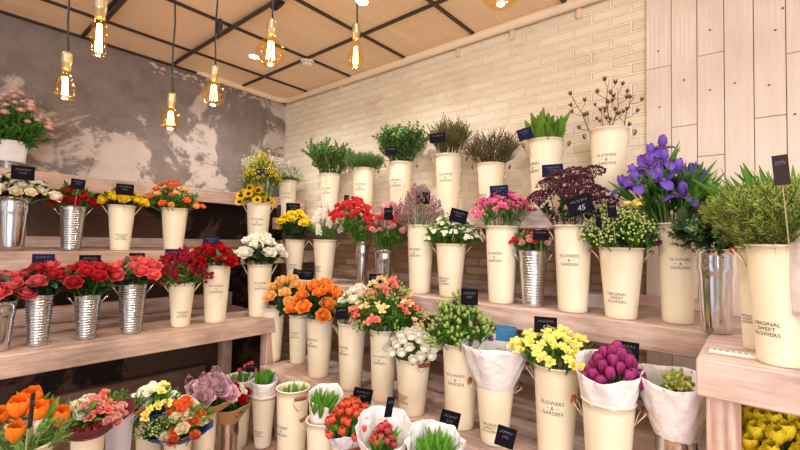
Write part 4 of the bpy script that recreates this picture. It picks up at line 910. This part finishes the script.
sign(429,132,446,144,Y_,2.14,'brown-black price sign in the heather bucket',tilt=-6,scr=1)
sign(386,147,397,155,Y_,2.12,'small dark price sign inside the dark green bush branches',scr=1)
sign(541,163,564,178,Y_,2.02,'dark blue price sign above the dark purple sedum',boardb,tilt=-2)
sign(566,192,594,218,Y_,1.86,'large tilted price sign marked 45 at the right of the sedum',tilt=-18,text='45')
sign(595,210,602,229,Y_,1.84,'narrow dark price sign left of the pair in the mixed wild flowers',yaw=40,tilt=-6,scr=1)
sign(607,201,617,219,Y_,1.84,'narrow dark price sign right of the pair in the mixed wild flowers',tilt=-6,yaw=20,scr=1)
sign(461,289,478,305,Y_,1.62,'price sign above the lisianthus before the shelf board')
sign(533,230,549,240,Y_,1.95,'dark price sign lying on the coral flowers of the zinc bucket',scr=1)
sign(292,268,303,280,Y_,1.84,'left one of two overlapping price signs over the peach roses',tilt=14,stick=.05)
sign(301,269,314,281,Y_,1.84,'right one of two overlapping price signs over the orange roses',tilt=3,stick=.05)
sign(336,307,348,319,Y_,1.50,'small price sign in front of the white and red blooms',scr=1)
sign(369,274,383,288,Y_,1.75,'price sign above the coral alstroemeria',scr=1)
sign(495,324,517,343,Y_,1.74,'bright blue price sign behind the white tissue cone',boardt,tilt=3)
sign(534,317,557,333,Y_,1.66,'price sign reading 50 above the yellow freesias',text='50')
sign(615,340,640,361,Y_,1.62,'price sign above the purple tulips',tilt=2,stick=.12)
sign(352,386,373,406,Y_,1.48,'price sign leaning before the low bench above the tulips',tilt=10,stick=.08)
sign(384,395,395,419,Y_,1.18,'slim slanting price sign standing in the white tulip wrap',yaw=45,tilt=14,scr=1,stick=.12)
sign(439,408,460,434,Y_,1.45,'price sign on the low bench beside the lisianthus bucket',tilt=12,stick=.05)
sign(495,424,516,450,Y_,1.40,'price sign in front of the bucket with the tissue cone',tilt=12,stick=.12)
sign(772,152,790,188,Y_,1.36,'tall brown-black price sign standing in the green rosemary',boardbr,tilt=-4,scr=1,stick=.15)
sign(28,391,35,430,Y_,.18,'slim dark price sign among the large orange tulips',boardbr,yaw=55,tilt=4,scr=1)
sign(246,365,255,372,Y_,1.34,'small black price sign in the broad white paper sleeve',scr=1,stick=.05)

# ================================================================ ceiling fittings
def cordpts(a,b_,n=8,s=.004): return [a.lerp(b_,i/n)+Vector((math.sin(i*1.9)*s,math.cos(i*2.3)*s,0)) for i in range(n+1)]
def bulb(px,py,t,kind,label,rad,knot=None,hook=None):
    c=at(px,py,t=t); e=empty('pendant_bulb',c,label,'light bulb')
    if kind=='globe': prof=[(0,-rad)]+[(rad*math.cos(R(a)),rad*math.sin(R(a))) for a in range(-75,50,12)]+[(rad*.42,rad*1.0),(rad*.30,rad*1.2),(.0135,rad*1.35)]; top=rad*1.35
    elif kind=='pear': prof=[(0,-rad*1.0)]+[(rad*math.cos(R(a)),rad*math.sin(R(a))) for a in range(-75,15,12)]+[(rad*.86,rad*.75),(rad*.62,rad*1.5),(rad*.46,rad*2.2),(.0135,rad*2.6)]; top=rad*2.6
    else: prof=[(0,-rad*3.2),(rad*.7,-rad*3.0),(rad,-rad*2.4),(rad,rad*1.6),(rad*.8,rad*2.4),(.0125,rad*2.9)]; top=rad*2.9
    mb=MB(); mb.lathe(prof,28); mb.build('glass',glass,e)
    mb=MB(); h0=-rad*.45 if kind!='tube' else -rad*2.4; h1=top*.62; nn=7
    for k in range(nn):
        a=2*PI*k/nn; q=rad*.30 if kind!='tube' else rad*.45; mb.tube([(q*.6*math.cos(a),q*.6*math.sin(a),h1),(q*math.cos(a+.3),q*math.sin(a+.3),h0)],.0009,5)
    mb.build('filament',filam,e)
    mb=MB(); mb.lathe([(0,top-.004),(.0125,top-.004),(.013,top+.016),(.0155,top+.018),(.0165,top+.026),(.0155,top+.044),(.0165,top+.048),(.011,top+.056),(.004,top+.060),(0,top+.060)],20); mb.build('socket',brass,e)
    ct=Vector((0,0,CZ-.015-c.z)); mb=MB(); pts=cordpts(Vector((0,0,top+.058)),ct)
    mb.tube(pts,.0032,6)
    if knot: 
        zz=at(px,knot,t=t).z-c.z
        for j in range(3): mb.tube([(.012+.014*math.cos(a)+.003*j,.004*j,zz+(.026+.003*j)*math.sin(a)) for a in [2*PI*i/14 for i in range(15)]],.0028,5)
    mb.build('cord',black,e)
    mb=MB(); mb.lathe([(0,CZ-c.z-.001),(.03,CZ-c.z-.001),(.03,CZ-c.z-.014),(.012,CZ-c.z-.022),(0,CZ-c.z-.022)],16); mb.build('ceiling_cup',black,e)
    L=bpy.data.lights.new('l','POINT'); L.energy=1.6; L.color=(1,.78,.5); L.shadow_soft_size=.02
    lo=bpy.data.objects.new('bulb_light',L); COL.objects.link(lo); lo.location=c-Vector((0,0,rad*1.25 if kind!='tube' else rad*3.6)); return e
bulb(65,91,1.40,'pear','pear-shaped glowing bulb hanging lowest at the far left',.029)
bulb(99,36,1.20,'tube','long tubular glowing bulb near the ceiling at the left',.019)
bulb(170.5,120,1.75,'globe','small round glowing bulb hanging before the plaster wall, lowest of the round ones',.042)
bulb(213.5,95,1.65,'globe','round glowing bulb on a cord with a coiled loop',.045,knot=26)
bulb(270.5,53,1.50,'globe','large round glowing bulb hanging from the dark rail near the corner',.049)
bulb(355.5,60,1.57,'pear','pear-shaped glowing bulb in front of the brick wall ceiling edge',.031)
bulb(501,-15,1.10,'globe','round bulb cut by the top edge of the picture',.060)
# dark rails on the ceiling
for (a,b_,lab) in (((276,1),(204,45),'dark metal rail crossing the ceiling above the round bulbs'),((124,0),(106,20),'dark metal rail end near the tubular bulb')):
    A=at(a[0],a[1],'z',CZ-.03); B=at(b_[0],b_[1],'z',CZ-.03); D=(B-A); 
    if lab[0:15]=='dark metal rail' and 'round' in lab: B=A+D*1.5; A=A-D*1.2
    else: B=A+D*1.2; A=A-D*2
    mb=MB(); mb.tube([A,B],.013,8)
    tag(mb.build('ceiling_rail',rail_m),lab,'rail')
    if 'round' in lab:
        k=at(275,4,'z',CZ-.05); mb=MB()
        for j in range(4): mb.tube([(k.x+.03*math.cos(a_)*(1+.1*j),k.y+.02*math.sin(a_*1.0)+.01*j,k.z+.03*math.sin(a_)) for a_ in [2*PI*i/14 for i in range(15)]],.004,5)
        tag(mb.build('cord_coil',black),'small coil of black cord tied on the dark ceiling rail','cord')
p=at(307.5,60,'z',CZ); e=empty('smoke_detector',(p.x,p.y,CZ),'round white smoke detector on the ceiling grid crossing','smoke detector')
mb=MB(); mb.lathe([(0,-.001),(.052,-.001),(.054,-.018),(.046,-.022)],28); mb.build('base',plastic,e)
mb=MB(); mb.lathe([(.044,-.022),(.042,-.036),(.030,-.044),(0,-.045)],28); mb.build('cover',plastic,e)
mb=MB()
for k in range(10): a=2*PI*k/10; mb.box((.0435*math.cos(a)-.004,.0435*math.sin(a)-.004,-.033),(.0435*math.cos(a)+.004,.0435*math.sin(a)+.004,-.026))
mb.build('vent_slot',rail_m,e)
SP=[at(254,56,'z',CZ),at(362,1,'z',CZ)]
for i,p in enumerate(SP):
    e=empty('ceiling_spotlight',(p.x,p.y,CZ),['bright recessed ceiling spotlight behind the large round bulb','bright recessed ceiling spotlight at the top picture edge'][i],'ceiling light')
    mb=MB(); mb.lathe([(.036,-.001),(.048,-.001),(.048,-.006),(.036,-.008),(.034,-.003)],28); mb.build('ring',plastic,e)
    mb=MB(); mb.lathe([(0,-.004),(.034,-.004),(.034,-.001)],24); mb.build('lens',ledm,e)

# ---------------------------------------------------------------- light
def area(loc,rot,sx,sy,en,col=(1,.95,.90)):
    L=bpy.data.lights.new('a','AREA'); L.shape='RECTANGLE'; L.size=sx; L.size_y=sy; L.energy=en; L.color=col
    o=bpy.data.objects.new('room_light',L); COL.objects.link(o); o.location=loc; o.rotation_euler=rot
for p in SP+[Vector((-.6,.6,0)),Vector((.6,1.0,0)),Vector((-1.6,-.6,0))]:
    L=bpy.data.lights.new('s','SPOT'); L.energy=34; L.color=(1,.955,.91); L.spot_size=R(150); L.spot_blend=.8; L.shadow_soft_size=.06
    o=bpy.data.objects.new('spotlight',L); COL.objects.link(o); o.location=(p.x,p.y,CZ-.03)
# shop window daylight from behind the camera
d=Vector((-.62,.72,-.10)); area((1.9,-1.9,1.75),d.to_track_quat('-Z','Y').to_euler(),2.6,2.0,80,(1,.97,.965))
w=bpy.data.worlds.new('world'); scene.world=w; w.use_nodes=True; nt=w.node_tree; bg=nt.nodes['Background']
tc=node(nt,'ShaderNodeTexCoord'); n=node(nt,'ShaderNodeTexNoise',Scale=2.5,Detail=2.0); nt.links.new(tc.outputs['Generated'],n.inputs['Vector'])
cr=node(nt,'ShaderNodeValToRGB'); cr.color_ramp.elements[0].position=.35; cr.color_ramp.elements[0].color=(.20,.17,.155,1); cr.color_ramp.elements[1].position=.62; cr.color_ramp.elements[1].color=(1.0,.955,.925,1)
nt.links.new(n.outputs['Fac'],cr.inputs[0]); nt.links.new(cr.outputs[0],bg.inputs[0]); bg.inputs[1].default_value=.78
vs=scene.view_settings; vs.view_transform='Standard'; vs.look='None'; vs.gamma=1; vs.use_curve_mapping=False; vs.exposure=0.6
